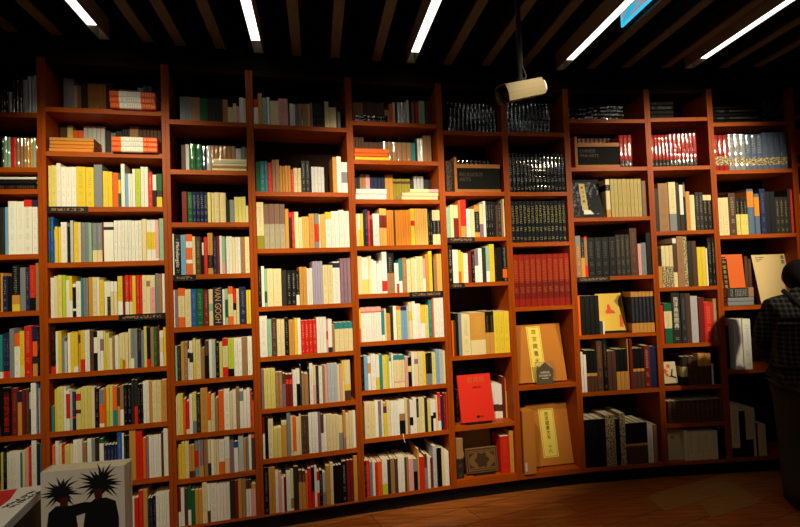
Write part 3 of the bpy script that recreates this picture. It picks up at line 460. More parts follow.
# lettering on spines that can be read
def spine_text(q, body, size, m, zf, sx=1.):
    if q: text('lettering', body, size, m, q['obj'], (q['w']/2, -.0006, q['h']*zf), (math.pi/2, math.pi/2, 0), sx=sx)
spine_text(find(3, 4, 'N', near=.23), 'VAN GOGH', .046, M['print_gold'], .52, .82)
spine_text(find(3, 3, 'K', near=.05), 'Michelangelo', .027, M['print_white'], .5)
def spine_column(q, body, size, m, ztop, step):
    if q:
        for i, ch in enumerate(body): text('lettering', ch, size, m, q['obj'], (q['w']/2, -.0006, q['h']*ztop-i*step))
qq = [q for q in BOOKS if q['b'] == 1 and q['k'] == 6 and 'obj' in q and q['bands'][0][1] == 'K']
if qq: spine_column(max(qq, key=lambda q: q['w']), '西方現代藝術史', .026, M['print_red'], .76, .0262)
qq = find(9, 4, 'k', 0)
if qq: spine_column(qq, '西洋美術圖典', .036, M['print_white'], .86, .036)
# two red ribbons and a white tag hanging over shelf edges
def hang(q, m, name, length, up=0.):
    if not q: return
    y = -q['y']-.0025
    cu = tube_mesh(name, [(q['w']*.45, -.001, .0035), (q['w']*.45, y-.0025, .0025), (q['w']*.47, y-.0045, -.012), (q['w']*.52, y-.005, -length*.6), (q['w']*.7, y-.005, -length)], .0024, m)
    link(name, cu, q['obj'])
fam = sorted([q for q in BOOKS if q['b'] == 4 and q['k'] == 2 and q['bands'][0][1] == 'n' and 'obj' in q], key=lambda q: q['t'])
if fam: hang(fam[0], M['ribbon'], 'bookmark_ribbon', .065); hang(fam[-1], M['ribbon'], 'bookmark_ribbon', .065)
cq = [q for q in BOOKS if q['b'] == 5 and q['k'] == 7 and 'obj' in q]
if cq: hang(min(cq, key=lambda q: abs(q['t']-.345)), M['print_white'], 'paper_tag', .045, .003)
# ------------------------------------------------------------------ books lying flat
def flat_stack(b, k, t0, t1, zs, cols, looks, sb=.01, depth=.2, base=0., group=None, wrap=False, cat='book', jitter=.004, name='stacked_book'):
    A, rz, w = bay(b); n = len(cols); t0 = max(t0, SIDE+.002+jitter)
    for i, (c, look) in enumerate(zip(cols, looks)):          # i = 0 is the topmost
        r = random.Random(b*100+k*10+i)
        z1, z0 = zs[i], zs[i+1]; h = z1-z0-.0006; dx = r.uniform(0, jitter)
        o = thing(name, at(b, t0+dx, sb+r.uniform(0, .004), ZS[b][k]+base+z0+.0003), rz, look, cat, group)
        W = t1-t0-jitter; bands = parse_col(c)
        tk = min(.003, h*.2)
        ch = min(.005, h*.2)
        prof = lambda x: ((x,ch,0),(x,depth,0),(x,depth,tk),(x,ch+tk,tk),(x,ch+tk,h-tk),(x,depth,h-tk),(x,depth,h),(x,ch,h),(x,0,h-ch),(x,0,ch))
        cov, pag = MB(), MB()
        ends = [W*q[0] for q in bands]+[W]
        for j, bd in enumerate(bands):      # spine faces the room, boards above and below
            x0, x1 = ends[j], ends[j+1]; col = jit(PAL[bd[1]]); bb = len(cov.v)
            if j == 0:
                cov.v += [Vector(v) for v in prof(x0)]
                cov.face([bb+m_ for m_ in range(10)], col); prev = bb
            bb = len(cov.v)
            cov.v += [Vector(v) for v in prof(x1)]
            off = r.random()*30
            for m_ in range(10):
                m2 = (m_+1) % 10; ink = (*PAL[bd[2]], 1.) if bd[2] and m_ == 8 else (0,0,0,0)
                cov.face([prev+m2, prev+m_, bb+m_, bb+m2], col, ink, [(off,off+x0),(off+h,off+x0),(off+h,off+x1),(off,off+x1)],
                         [(.75,.2),(.25,.2),(.25,.95),(.75,.95)] if m_ == 8 else None)
            prev = bb
        cov.face([prev+m_ for m_ in range(9, -1, -1)], jit(PAL[bands[-1][1]]))
        pag.box(.002, W-.002, ch+tk+.0005, depth-.003, tk+.0003, h-tk-.0003)
        cov.build('cover', M['wrap'] if wrap else M['paper'], o); pag.build('pages', M['page'], o)
g = 'orange and white banded books stacked flat'
flat_stack(2, 0, .337, .567, [.095,.063,.031,0], ['O/.2W!k/.68O!W']*3,
           [f'orange and white banded book lying flat, {p} of three on the top shelf, second bookcase' for p in ('uppermost','middle','lowest')], group=g, depth=.16, sb=-.03)
flat_stack(2, 1, .342, .573, [.083,.056,.028,0], ['O/.2W!k/.68O!W']*3,
           [f'orange and white banded book lying flat, {p} of three on the second shelf, second bookcase' for p in ('uppermost','middle','lowest')], group=g, depth=.17, sb=-.03)
flat_stack(2, 1, .021, .250, [.079,.060,.040,.020,0], ['o!W/.12o','o/.1Q','o/.1Q','o/.1Q'],
           [f'ochre book lying flat, {p} of four, second shelf, second bookcase' for p in ('topmost','second down','third down','lowest')],
           group='ochre books stacked flat', depth=.15, jitter=.008)
flat_stack(3, 1, .241, .432, [.069,.055,.042,.028,.014,0], ['C','w','C','t','C'],
           [f'pale magazine lying flat, {p} of five on the second shelf, third bookcase' for p in ('topmost','second down','middle','fourth down','lowest')],
           group='pale magazines stacked flat', depth=.028, sb=.006, cat='magazine', name='magazine')
flat_stack(1, 2, .06, .42, [.066,.053,.027,0], ['W','K','Z/.01K!O/.6K!t'],
           [f'{a} book lying flat, {p} of three on the third shelf, leftmost bookcase' for a, p in (('white','top'),('black','middle'),('black speckled','bottom'))],
           group='flat books on the third shelf of the leftmost bookcase', depth=.2)
flat_stack(5, 0, .038, .249, [.046,.023,0], ['K!S','K!S'], [f'black shrink-wrapped book lying flat, {p} of two on the top shelf, fifth bookcase' for p in ('upper','lower')],
           group='black wrapped books on the top shelf of the fifth bookcase', depth=.066, wrap=True)
flat_stack(5, 1, .026, .245, [.052,.021,0], ['O','O'], [f'orange-red book lying flat, {p} of two on the second shelf, fifth bookcase' for p in ('upper','lower')],
           group='orange books lying flat in the fifth bookcase', depth=.040, base=.0235)
flat_stack(5, 1, .022, .253, [.0225,0], ['Y'], ['thin yellow book lying flat beneath two orange-red ones, fifth bookcase'], depth=.045)
flat_stack(5, 2, .022, .223, [.068,.034,0], ['W/.05W!R/.7W']*2, [f'white book with red spine characters lying flat, {p} of two, fifth bookcase' for p in ('upper','lower')],
           group='white books with red characters lying flat', depth=.13)
flat_stack(5, 2, .319, .562, [.046,.023,0], ['C','C'], [f'wide cream book lying flat, {p} of the two under a pink-ended one, fifth bookcase' for p in ('upper','lower')],
           group='cream books lying flat in the fifth bookcase', depth=.13)
flat_stack(5, 2, .372, .564, [.024,0], ['C/.65P'], ['cream book with a pink end, lying on top of two wider cream ones'], depth=.12, base=.0462)
flat_stack(8, 0, .045, .203, [.098,.065,.033,0], ['K','K','K'], [f'black wrapped book lying flat, {p} of three in the left stack, eighth bookcase top shelf' for p in ('top','middle','bottom')],
           group='black wrapped books lying flat on top shelves', depth=.2, sb=.02, wrap=True)
flat_stack(8, 0, .212, .429, [.104,.078,.052,.026,0], ['K!S','K','K!S','K'], [f'glossy black book lying flat, {p} in the right stack, eighth bookcase top shelf' for p in ('topmost','second down','third down','lowest')],
           group='black wrapped books lying flat on top shelves', depth=.2, sb=.02, wrap=True)
flat_stack(9, 0, .022, .202, [.124,.093,.062,.031,0], ['K','K!S','K','K'], [f'black wrapped book lying flat, {p} in the stack, ninth bookcase top shelf' for p in ('topmost','second down','third down','lowest')],
           group='black wrapped books lying flat on top shelves', depth=.2, sb=.02, wrap=True)
flat_stack(10, 0, .029, .387, [.124,.099,.074,.05,.025,0], ['K','K!S','K','K!S','K'], [f'long black wrapped book lying flat, {p} in the stack of five, tenth bookcase' for p in ('topmost','second down','middle','fourth down','lowest')],
           group='black wrapped books lying flat on top shelves', depth=.22, sb=.02, wrap=True)
flat_stack(10, 3, .053, .243, [.125,.057,.029,0], ['n/.02k!W/.8t','s','s'], [f'{a} book lying flat before the orange cover, {p} of three, tenth bookcase' for a, p in (('thick grey-brown','topmost'),('grey','middle'),('grey','lowest'))],
           group='grey books lying flat before the orange cover', depth=.06, sb=.006)
for j in range(4):
    r = BOOKS[0]; q = dict(b=10, k=0, sb=.03, t=.394+j*.0432, w=.0432, h=.187, bands=parse_col('K!S'), n=4, j=j, wrap=True, y=.03, dd=.2, seed=9000+j, kind='volume', look='black')
    rowcount.setdefault((10, 0, 'black'), []).append(q)
for q in list(rowcount[(10, 0, 'black')]): stand_book(q, 'volume')

# ------------------------------------------------------------------ books shown face out
def face_book(name, b, k, t0, t1, h, thick, lean, yb, cols, label, cat='book', group=None, zoff=0., soft=False, yaw=0., m='cloth', ink=None):
    """A closed book standing on its tail edge, cover to the room, leaning back. Local origin: lower left corner of the cover."""
    A, rz, w = bay(b)
    o = thing(name, at(b, t0, yb, ZS[b][k]+zoff+.0006+thick*math.sin(lean)), rz, label, cat, group); o.rotation_euler = (-lean, 0, rz+yaw)
    o.rotation_mode = 'XYZ'
    W = t1-t0; tk = .003; cov = MB(); pag = MB()
    cov.box(0, W, 0, tk, 0, h, cols[0], ink); cov.build('front_cover', M[m], o)
    cov = MB(); cov.box(0, W, thick-tk, thick, 0, h, cols[1]); cov.build('back_cover', M[m], o)
    cov = MB(); cov.box(0, tk, tk, thick-tk, 0, h, cols[1]); cov.build('spine', M[m], o)
    pag.box(tk+.0004, W-.003, tk+.0003, thick-tk-.0003, .002, h-.003); pag.build('pages', M['page'], o)
    return o
def stand(b, k, t0, t1, yb, label):
    A, rz, w = bay(b); o = thing('book_stand', at(b, t0, yb, ZS[b][k]+.0003), rz, label, 'book stand', 'small black book stands')
    W = t1-t0; m = MB(); m.box(0, W, -.012, .075, 0, .008); m.build('base', M['holder'], o)
    m = MB(); m.box(0, W, -.012, -.008, .0082, .016); m.build('lip', M['holder'], o)
    T = Matrix.Translation((W*.5, .078, .0082)) @ Matrix.Rotation(-math.radians(15), 4, 'X')
    m = MB(); m.box(-W*.2, W*.2, 0, .004, 0, .13, T=T); m.build('back_rest', M['holder'], o)
def strip(o, x0, x1, z0, z1, col, chars, m_txt, size, border=True):
    m = MB(); m.poly([(x0,z0),(x1,z0),(x1,z1),(x0,z1)], .0008, 0, col); s_ = m.build('title_slip', M['cloth'], o)
    if border:
        e = .007; m = MB()
        for q in ((x0+e,x1-e,z1-e-.0015,z1-e),(x0+e,x1-e,z0+e,z0+e+.0015),(x0+e,x0+e+.0015,z0+e,z1-e),(x1-e-.0015,x1-e,z0+e,z1-e)):
            m.box(q[0], q[1], -.0013, -.0009, q[2], q[3])
        m.build('border', M['print_brown'], s_)
    n = len(chars)
    for i, ch in enumerate(chars):
        if ch != ' ': text('lettering', ch, size, m_txt, s_, ((x0+x1)/2, -.0014, z1-.022-size*.5-(z1-z0-.044-size)*i/max(1, n-1)))
tan, tan2 = lin((190,120,46)), lin((174,106,42))
yel = lin((236,212,96))
# seventh bookcase: two tan slipcases with yellow title slips
o = face_book('display_slipcase', 7, 4, .036, .388, .385, .05, math.radians(12), .045, (tan, tan2), 'tan slipcase with a yellow title slip, behind a small grey card holder', 'slipcase', 'tan slipcases shown face out')
strip(o, .105, .205, .0, .372, yel, '故宮藏畫大系 ', M['print_brown'], .036)
A7 = bay(7)
c = thing('card_holder', at(7, .147, .010, ZS[7][4]+.0003), A7[1], 'clear upright holder with a grey house-shaped card before a tan slipcase', 'sign')
gl = mat('clear_acrylic', (.9,.9,.85), .08, .5); gl.node_tree.nodes['Principled BSDF'].inputs['Transmission Weight'].default_value = .95
gl.node_tree.nodes['Principled BSDF'].inputs['IOR'].default_value = 1.3
m = MB(); m.box(0, .128, 0, .003, 0, .15); m.build('acrylic_front', gl, c)
m = MB(); m.box(0, .128, .0045, .0075, 0, .15); m.build('acrylic_back', gl, c)
m = MB(); m.box(0, .128, .0076, .03, 0, .004); m.build('foot', gl, c)
m = MB(); m.poly([(.006,.004),(.122,.004),(.122,.098),(.064,.146),(.006,.098)], .0012, -.0002, lin((96,82,58))); m.build('card', M['cloth'], c)
for i, (bd, sz, zz) in enumerate((('大師名品', .017, .078), ('巨匠名畫大系', .014, .058), ('收藏家典藏版', .008, .04))):
    text('lettering', bd, sz, M['print_white'], c, (.064, -.0017, zz))
o = face_book('display_slipcase', 7, 5, .122, .424, .40, .05, math.radians(11), .075, (tan, tan2), 'tan slipcase with a whole yellow title slip, lowest shelf of the seventh bookcase', 'slipcase', 'tan slipcases shown face out')
strip(o, .090, .200, .050, .368, yel, '故宮藏畫大系 十六', M['print_brown'], .030)
# tan slipcase standing spine out, left of it
o = thing('slipcase', at(7, .030, -.012, ZS[7][5]+.0003), A7[1], 'tall tan slipcase standing end on at the left of the lowest shelf', 'slipcase', 'tan slipcases shown face out')
o.rotation_euler = (0, 0, A7[1])
m = MB(); m.box(0, .082, 0, .006, 0, .405, tan); m.box(0, .006, .006, .10, 0, .405, tan2); m.box(.076, .082, .006, .10, 0, .405, tan2); m.box(.006, .076, .006, .10, .399, .405, tan); m.box(.006, .076, .006, .10, 0, .006, tan)
m.build('case', M['cloth'], o)
m = MB(); m.box(.008, .074, .008, .099, .007, .397); m.build('inner_book', M['page'], o)
m = MB(); m.poly([(.006,.02),(.02,.02),(.02,.075),(.006,.075)], .0006, 0, PAL['w']); m.build('sticker', M['paper'], o)
# sixth bookcase: red display book, patterned book, beige board
stand(6, 5, .11, .28, .033, 'small black stand under the big red cover')
red = lin((222,42,20))
o = face_book('display_book', 6, 5, .078, .306, .300, .022, math.radians(12), .028, (red, red), 'big bright red book standing face out on a black stand, sixth bookcase', zoff=.0095, m='paper')
text('lettering', '最美紙', .042, mat('dull_gold_print', lin((206,96,40)), .5, .2), o, (.125, -.0006, .262)); text('lettering', '書藝之美', .014, mat('dark_red_print', lin((120,14,14)), .5, .2), o, (.10, -.0006, .215), align='LEFT')
text('lettering', '典藏版', .011, bpy.data.materials['dark_red_print'], o, (.14, -.0006, .03))
m = MB(); m.poly([(.115+.011*math.cos(a*.7), .03+.009*math.sin(a*.7)) for a in range(9)], .0006); m.build('logo', M['print_black'], o)
stand(6, 6, .15, .30, .055, 'small black stand under the brown patterned book')
crp = lin((112,78,42))
o = face_book('display_book', 6, 6, .110, .326, .152, .03, math.radians(10), .052, (crp, crp), 'small brown book with a dark carpet-like medallion cover, lowest shelf, sixth bookcase', zoff=.0095)
m = MB(); W_, H_ = .216, .152
for e, tk in ((.006,.006),(.02,.003)):
    for q in ((e,W_-e,e,e+tk),(e,W_-e,H_-e-tk,H_-e),(e,e+tk,e,H_-e),(W_-e-tk,W_-e,e,H_-e)): m.box(q[0], q[1], -.0007, -.0001, q[2], q[3])
for rr_ in (.045, .032, .018):
    m.poly([(W_/2+rr_*(1+.14*math.cos(6*a))*math.cos(a), H_/2+rr_*(1+.14*math.cos(6*a))*math.sin(a)) for a in [i*math.pi/24 for i in range(48)]][:48], .0004+.0003*(rr_ < .04)+.0003*(rr_ < .02), 0)
for sx in (-1, 1):
    for sz in (-1, 1):
        m.poly([(W_/2+sx*q[0], H_/2+sz*q[1]) for q in ((.05,.045),(.085,.045),(.085,.02))], .0006)
m.build('cover_pattern', M['print_brown'], o)
A6 = bay(6)
o = thing('display_board', at(6, .095, .17, ZS[6][6]+.0015), A6[1], 'beige card board standing behind the patterned brown book', 'board')
o.rotation_euler = (-.08, 0, A6[1]); m = MB(); m.box(0, .235, 0, .004, 0, .262, lin((206,166,108))); m.build('board', M['cloth'], o)

# wooden slipcases holding a big black book (sixth and eighth bookcases)
def wood_box(b, k, t0, t1, zt, label, lines, xs, size, mt):
    A, rz, w = bay(b); o = thing('wooden_slipcase', at(b, t0, .02, ZS[b][k]+.0003), rz, label, 'slipcase', 'wooden slipcases with a black book inside')
    W = t1-t0; D_ = .10
    m = MB(); m.box(0, W, 0, D_, 0, .02); m.build('base_board', M['box_wood'], o)
    m = MB(); m.box(.0, .017, 0, D_, .0202, zt+.045); m.build('end_board', M['box_wood'], o)
    m = MB(); m.box(.0175, W, 0, D_, zt-.026, zt); m.build('top_board', M['box_wood'], o)
    m = MB(); m.box(.018, W, .010, D_, .0205, zt-.0265, (.006,.006,.006)); q = m.build('black_book', M['cloth'], o)
    for i, ln in enumerate(lines): text('lettering', ln, size, mt, q, (xs, .0093, .118-i*.033), align='LEFT')
faint = mat('faint_print', lin((70,56,40)), .5, .2)
wood_box(6, 1, .094, .413, .185, 'wooden slipcase framing a black book with faint capital letters, sixth bookcase', ['RELIGIOUS', 'ARTS'], .035, .034, faint)
wood_box(8, 1, .062, .382, .172, 'wooden slipcase framing a black book with faint capitals, beside three red volumes, eighth bookcase', ['CHINESE', 'FINE ARTS'], .035, .03, faint)
# rows of wrapped volumes seen over the slipcases, and a black volume at the left of the first
def tops(b, k, t0, t1, n, h, key, label):
    for j in range(n):
        q = dict(b=b, k=k, sb=.13, t=t0+j*(t1-t0)/n, w=(t1-t0)/n, h=h, bands=parse_col(key), n=n, j=j, wrap=True, y=.128, dd=.14, seed=9100+b*20+j, kind='volume', look='black')
        A, rz, w = bay(b); o = thing('wrapped_volume', at(b, q['t'], q['y'], ZS[b][k]+.0005), rz, f'glossy wrapped volume behind the wooden slipcase, {ORD[j+1]} from left, {label}', 'book', 'wrapped volumes behind a wooden slipcase')
        cv, pg = MB(), MB(); book_geo(cv, pg, q['w']-.0006, h, q['dd'], q['bands'], q['seed'], soft=False)
        cv.build('cover', M['wrap'], o); pg.build('pages', M['page'], o)
tops(6, 1, .12, .40, 9, .236, 'K!W', 'sixth bookcase')
tops(8, 1, .075, .385, 10, .232, 'n!W', 'eighth bookcase')
o = thing('volume', at(6, .036, .02, ZS[6][1]+.0005), A6[1], 'black book with a brown patterned spine left of the wooden slipcase, sixth bookcase', 'book')
cv, pg = MB(), MB(); book_geo(cv, pg, .05, .205, .2, parse_col('K!n'), 77, soft=False); cv.k = [(*PAL['n'], .5) if k_[3] == 1 else k_ for k_ in cv.k]
cv.build('cover', M['paper'], o); pg.build('pages', M['page'], o)
# eighth bookcase: black wrapped book and yellow cover
o = face_book('display_book', 8, 2, .03, .255, .275, .03, math.radians(13), .03, ((.008,.010,.014), (.008,.008,.01)), 'black shrink-wrapped book face out with a narrow cream slip, eighth bookcase', m='wrap')
m = MB(); m.poly([(.075,.045),(.117,.045),(.117,.245),(.075,.245)], .0008, 0, lin((206,186,128))); s_ = m.build('title_slip', M['cloth'], o)
for i, ch in enumerate('書法大觀'): text('lettering', ch, .02, M['print_brown'], s_, (.096, -.0013, .215-i*.034))
m = MB(); m.poly([(.08,.02),(.155,.02),(.13,.05),(.085,.05)], .0012, 0, PAL['W']); m.build('torn_label', M['paper'], o)
A8 = bay(8)
stand(8, 4, .23, .38, .06, 'small black stand under the yellow cover')
o = face_book('display_book', 8, 4, .205, .395, .262, .02, math.radians(14), .055, (lin((226,188,60)), lin((150,110,50))), 'yellow cover with a seated orange figure, face out in the eighth bookcase', zoff=.0095, m='paper')
m = MB(); m.poly([(.055,.12),(.125,.12),(.115,.14),(.095,.15),(.092,.175),(.08,.19),(.07,.175),(.068,.15),(.052,.14)], .0006, 0, lin((222,70,24))); m.build('figure_print', M['paper'], o)
m = MB(); m.poly([(.14,.03),(.165,.02),(.172,.08),(.16,.12),(.148,.10)], .0006, 0, lin((214,84,40))); m.build('plant_print', M['paper'], o)
m = MB(); m.poly([(.128,.205),(.15,.17),(.18,.16),(.18,.24),(.165,.25)], .0006, 0, lin((150,118,50))); m.build('tree_print', M['paper'], o)
o = thing('folded_card', at(8, .199, .02, ZS[8][4]+.0005), A8[1], 'narrow white card standing between the black volumes and the yellow cover', 'card'); m = MB(); m.box(0, .011, 0, .09, 0, .085, PAL['W']); m.build('card', M['paper'], o)
# ninth bookcase: small flower cover, dark boxes, cream cover
stand(9, 5, .04, .13, .045, 'small black stand under the white flower cover')
o = face_book('display_book', 9, 5, .034, .138, .150, .012, math.radians(10), .040, (lin((214,200,166)), lin((160,150,120))), 'small white cover with orange flowers, face out in the ninth bookcase', zoff=.0095, m='paper')
m = MB()
for cx_, cz_, r_ in ((.022,.085,.017),(.05,.12,.013),(.035,.06,.011)):
    m.poly([(cx_+r_*(1+.3*math.cos(5*a))*math.cos(a), cz_+r_*(1+.3*math.cos(5*a))*math.sin(a)) for a in [i*math.pi/15 for i in range(30)]], .0006, 0, lin((214,96,36)))
m.build('flower_print', M['paper'], o)
m = MB(); m.poly([(.04,.05),(.098,.035),(.1,.042),(.072,.055),(.08,.10),(.072,.10),(.06,.055)], .0006); m.build('branch_print', M['print_brown'], o)
A9 = bay(9)
def box_vol(t, w_, h_, key, label, y=.015, dd=.2):
    o = thing('boxed_volume', at(9, t, y, ZS[9][5]+.0005), A9[1], label, 'book', 'boxed volumes on the sixth shelf of the ninth bookcase')
    cv, pg = MB(), MB(); book_geo(cv, pg, w_, h_, dd, parse_col(key), int(t*1e4), soft=False); cv.build('cover', M['paper'], o); pg.build('pages', M['page'], o)
box_vol(.160, .040, .196, 'k/.35C!k/.7k', 'dark volume with a cream band, left of the brown boxed volumes, ninth bookcase')
for j in range(2): box_vol(.202+j*.036, .0355, .196, 'n!t', f'dark brown boxed volume, {ORD[j+1]} right of the cream-banded one, ninth bookcase')
for j in range(2): box_vol(.276+j*.046, .0455, .212, 'o!n/.4n', f'ochre-topped boxed volume, {("left","right")[j]} one of two, ninth bookcase')
box_vol(.370, .010, .14, 'W', 'thin white book between ochre-topped and black volumes, ninth bookcase')
for j in range(2): box_vol(.382+j*.0225, .022, .226, 'K!k', f'black boxed volume, {("left","right")[j]} of two at the right end, sixth shelf, ninth bookcase')
o = face_book('display_book', 9, 7, .036, .142, .205, .015, math.radians(10), .03, (lin((200,184,140)), lin((160,150,120))), 'cream cover with a faint red seal, face out on the lowest shelf, ninth bookcase', m='paper')
m = MB(); m.poly([(.035,.135),(.062,.135),(.062,.16),(.035,.16)], .0006, 0, lin((176,110,80))); m.build('seal_print', M['paper'], o)
# tenth bookcase: orange cover and big cream board book
A10 = bay(10)
org = lin((226,104,40))
o = face_book('display_book', 10, 3, .078, .252, .36, .02, math.radians(5), .085, (org, org), 'orange book face out with a black title strip, tenth bookcase', m='paper')
m = MB(); m.poly([(.012,.10),(.058,.10),(.058,.33),(.012,.33)], .0006); s_ = m.build('title_strip', M['print_black'], o)
for i, ch in enumerate('中國書法全集'): text('lettering', ch, .026, M['print_gold'], s_, (.035, -.0011, .305-i*.035))
m = MB(); m.poly([(.004,.336),(.05,.336),(.05,.345),(.004,.345)], .0006); m.build('title_bar', M['print_black'], o)
o = face_book('display_book', 10, 3, .322, .568, .35, .04, math.radians(12), .045, (lin((222,196,140)), lin((92,46,22))), 'big cream cover face out beside the head of the standing person', m='paper')
for j, s2 in enumerate(('書', '畫')): text('lettering', s2, .03, M['print_brown'], o, (.222, -.0006, .325-j*.034))
for j in range(3): text('lettering', '藝術中的書畫典藏'[:8-2*j], .008, M['print_grey'], o, (.025, -.0006, .33-j*.013), align='LEFT')
for j in range(2):
    o = thing('book', at(10, .262+j*.026, .11, ZS[10][3]+.0005), A10[1], f'dark brown book standing between the orange and cream covers, {("left","right")[j]} one', 'book')
    cv, pg = MB(), MB(); book_geo(cv, pg, .025, .345-.02*j, .17, parse_col('n!t'), 300+j); cv.build('cover', M['paper'], o); pg.build('pages', M['page'], o)
# dark side case of the two white volumes low in the tenth bookcase
o = thing('slipcase', at(10, .045, .05, ZS[10][4]+.0005), A10[1], 'black slipcase standing left of two white volumes, tenth bookcase', 'slipcase')
m = MB(); m.box(0, .03, 0, .2, 0, .30, (.01,.01,.01)); m.build('case', M['paper'], o)
# ------------------------------------------------------------------ room
def struct(o): o['kind'] = 'structure'; return o
m = mat('plank_floor', lin((120,66,32)), .38, .4); nt, N, L, B = nodes(m)
tc = N.new('ShaderNodeTexCoord'); mp = N.new('ShaderNodeMapping'); mp.inputs['Rotation'].default_value = (0, 0, math.radians(-24))
L.new(tc.outputs['Object'], mp.inputs['Vector'])
br = N.new('ShaderNodeTexBrick'); br.inputs['Scale'].default_value = 1; br.inputs['Brick Width'].default_value = 1.1; br.inputs['Row Height'].default_value = .19
br.inputs['Mortar Size'].default_value = .0025; br.inputs['Mortar Smooth'].default_value = .3; br.inputs['Bias'].default_value = -.1
br.inputs['Color1'].default_value = (*lin((186,100,38)), 1); br.inputs['Color2'].default_value = (*lin((204,126,60)), 1); br.inputs['Mortar'].default_value = (*lin((52,26,14)), 1)
L.new(mp.outputs[0], br.inputs['Vector'])
m2 = N.new('ShaderNodeMapping'); m2.inputs['Scale'].default_value = (1.2, 14, 1); m2.inputs['Rotation'].default_value = (0, 0, math.radians(-24)); L.new(tc.outputs['Object'], m2.inputs['Vector'])
n = N.new('ShaderNodeTexNoise'); n.inputs['Scale'].default_value = 3; n.inputs['Detail'].default_value = 6; L.new(m2.outputs[0], n.inputs['Vector'])
r = N.new('ShaderNodeValToRGB'); r.color_ramp.elements[0].color = (.45,.42,.4,1); r.color_ramp.elements[1].color = (1.1,1.1,1.1,1); r.color_ramp.elements[0].position = .3; r.color_ramp.elements[1].position = .7
L.new(n.outputs[0], r.inputs[0])
mx = N.new('ShaderNodeMix'); mx.data_type = 'RGBA'; mx.blend_type = 'MULTIPLY'; mx.inputs['Factor'].default_value = 1
L.new(br.outputs['Color'], mx.inputs['A']); L.new(r.outputs[0], mx.inputs['B']); L.new(mx.outputs['Result'], B.inputs['Base Color'])
bp = N.new('ShaderNodeBump'); bp.inputs['Strength'].default_value = .15; bp.inputs['Distance'].default_value = .002; L.new(br.outputs['Fac'], bp.inputs['Height']); bp.invert = True; L.new(bp.outputs[0], B.inputs['Normal'])
M['floor'] = m
FLOOR_PATCH = True
X0, X1, YB = -2.75, 3.75, -3.0
CEIL = 3.25
mb = MB(); mb.box(X0-.3, X1+.3, YB-.3, 4.3, -.1, 0); struct(mb.build('floor', M['floor']))
mb = MB(); mb.box(X0-.3, X1+.3, YB-.3, 4.3, CEIL, CEIL+.1); struct(mb.build('ceiling', M['ceiling']))
mb = MB(); mb.box(X0-.1, X0, YB, 4.2, 0, CEIL); struct(mb.build('wall_left', M['wall']))
mb = MB(); mb.box(X1, X1+.1, YB, 4.2, 0, CEIL); struct(mb.build('wall_right', M['wall']))
mb = MB(); mb.box(X0, X1, YB-.1, YB, 0, CEIL); struct(mb.build('wall_rear', M['wall']))
# two paler replacement boards let into the floor
M['pale_board'] = wood('pale_plank', lin((160,112,56)), lin((182,134,76)), .4, (1,9,1))
for i, q in enumerate((((1.488,3.337),(1.50,3.135),(2.126,3.404),(2.12,3.60)), ((1.764,3.238),(1.711,3.026),(2.112,3.207),(2.126,3.398)))):
    q = q if i == 0 else q
    mb = MB(); n = 4
    mb.v = [(x, y, -.01) for x, y in q]+[(x, y, .0008+.0004*i) for x, y in q]
    for a in range(4): mb.face([a, (a+1)%4, 4+(a+1)%4, 4+a])
    mb.face([7,6,5,4] if 0 else [4,5,6,7]); mb.face([3,2,1,0])
    struct(mb.build(f'trim_{i+2}', M['pale_board']))
# curved wall behind the bookcases with its soffit flush above them
mb = MB()
pts = [Vector(q) for q in P]
nrm = []
for i in range(12):
    d = (pts[min(i+1, 11)]-pts[max(i-1, 0)]).normalized(); nrm.append(Vector((-d.y, d.x)))
e0 = pts[0]+(pts[0]-pts[1]).normalized()*(.45); e1 = pts[11]+(pts[11]-pts[10]).normalized()*.5
fr = [Vector((X0, e0.y))]+pts+[Vector((X1, e1.y))]; nn = [nrm[0]]+nrm+[nrm[-1]]
n_ = len(fr)
for z0, z1, off, thick in ((ZTOP+.002, CEIL-.002, .004, .32),):
    b0 = len(mb.v)
    for p_, q_ in zip(fr, nn):
        a = p_+q_*off; c = p_+q_*thick
        mb.v += [(a.x,a.y,z0),(a.x,a.y,z1),(c.x,c.y,z1),(c.x,c.y,z0)]
    for i in range(n_-1):
        for j in range(4): mb.face([b0+i*4+j, b0+(i+1)*4+j, b0+(i+1)*4+(j+1)%4, b0+i*4+(j+1)%4])
    mb.face([b0+3,b0+2,b0+1,b0]); mb.face([b0+(n_-1)*4+j for j in range(4)])
struct(mb.build('trim_1', M['soffit']))
mb = MB(); b0 = 0
for p_, q_ in zip(fr, nn):
    a = p_+q_*.325; c = p_+q_*.40
    mb.v += [(a.x,a.y,0),(a.x,a.y,CEIL-.002),(c.x,c.y,CEIL-.002),(c.x,c.y,0)]
for i in range(n_-1):
    for j in range(4): mb.face([i*4+j, (i+1)*4+j, (i+1)*4+(j+1)%4, i*4+(j+1)%4])
mb.face([3,2,1,0]); mb.face([(n_-1)*4+j for j in range(4)])
struct(mb.build('wall_front', M['wall']))

# ------------------------------------------------------------------ ceiling slats and strip lights
M['slat_side'] = mat('dark_batten', (.012,.011,.01), .8, .1)
M['trough'] = mat('grey_trough', lin((150,144,132)), .6, .2)
SZ = 2.76; SW = .054; SH = .11
ENDS = [[-1.953, 2.662], [-1.753, 2.712], [-1.543, 2.778], [-1.331, 2.827], [-1.176, 2.888], [-0.972, 2.943], [-0.775, 3.012], [-0.565, 3.071], [-0.345, 3.118], [-0.101, 3.183], [0.112, 3.234], [0.344, 3.282], [0.591, 3.32], [0.835, 3.366], [1.104, 3.431], [1.304, 3.433], [1.538, 3.438], [1.816, 3.464], [1.988, 3.486], [2.223, 3.498], [2.458, 3.51]]
def slat_dir(x): return math.radians(-9.0 + max(0, min(1, (x-.1)/1.9))*5.5)
LIGHT_AT = set([2, 6, 10, 14, 18])
M['tube'] = emit('lit_diffuser', (1., .93, .80), 4.2)
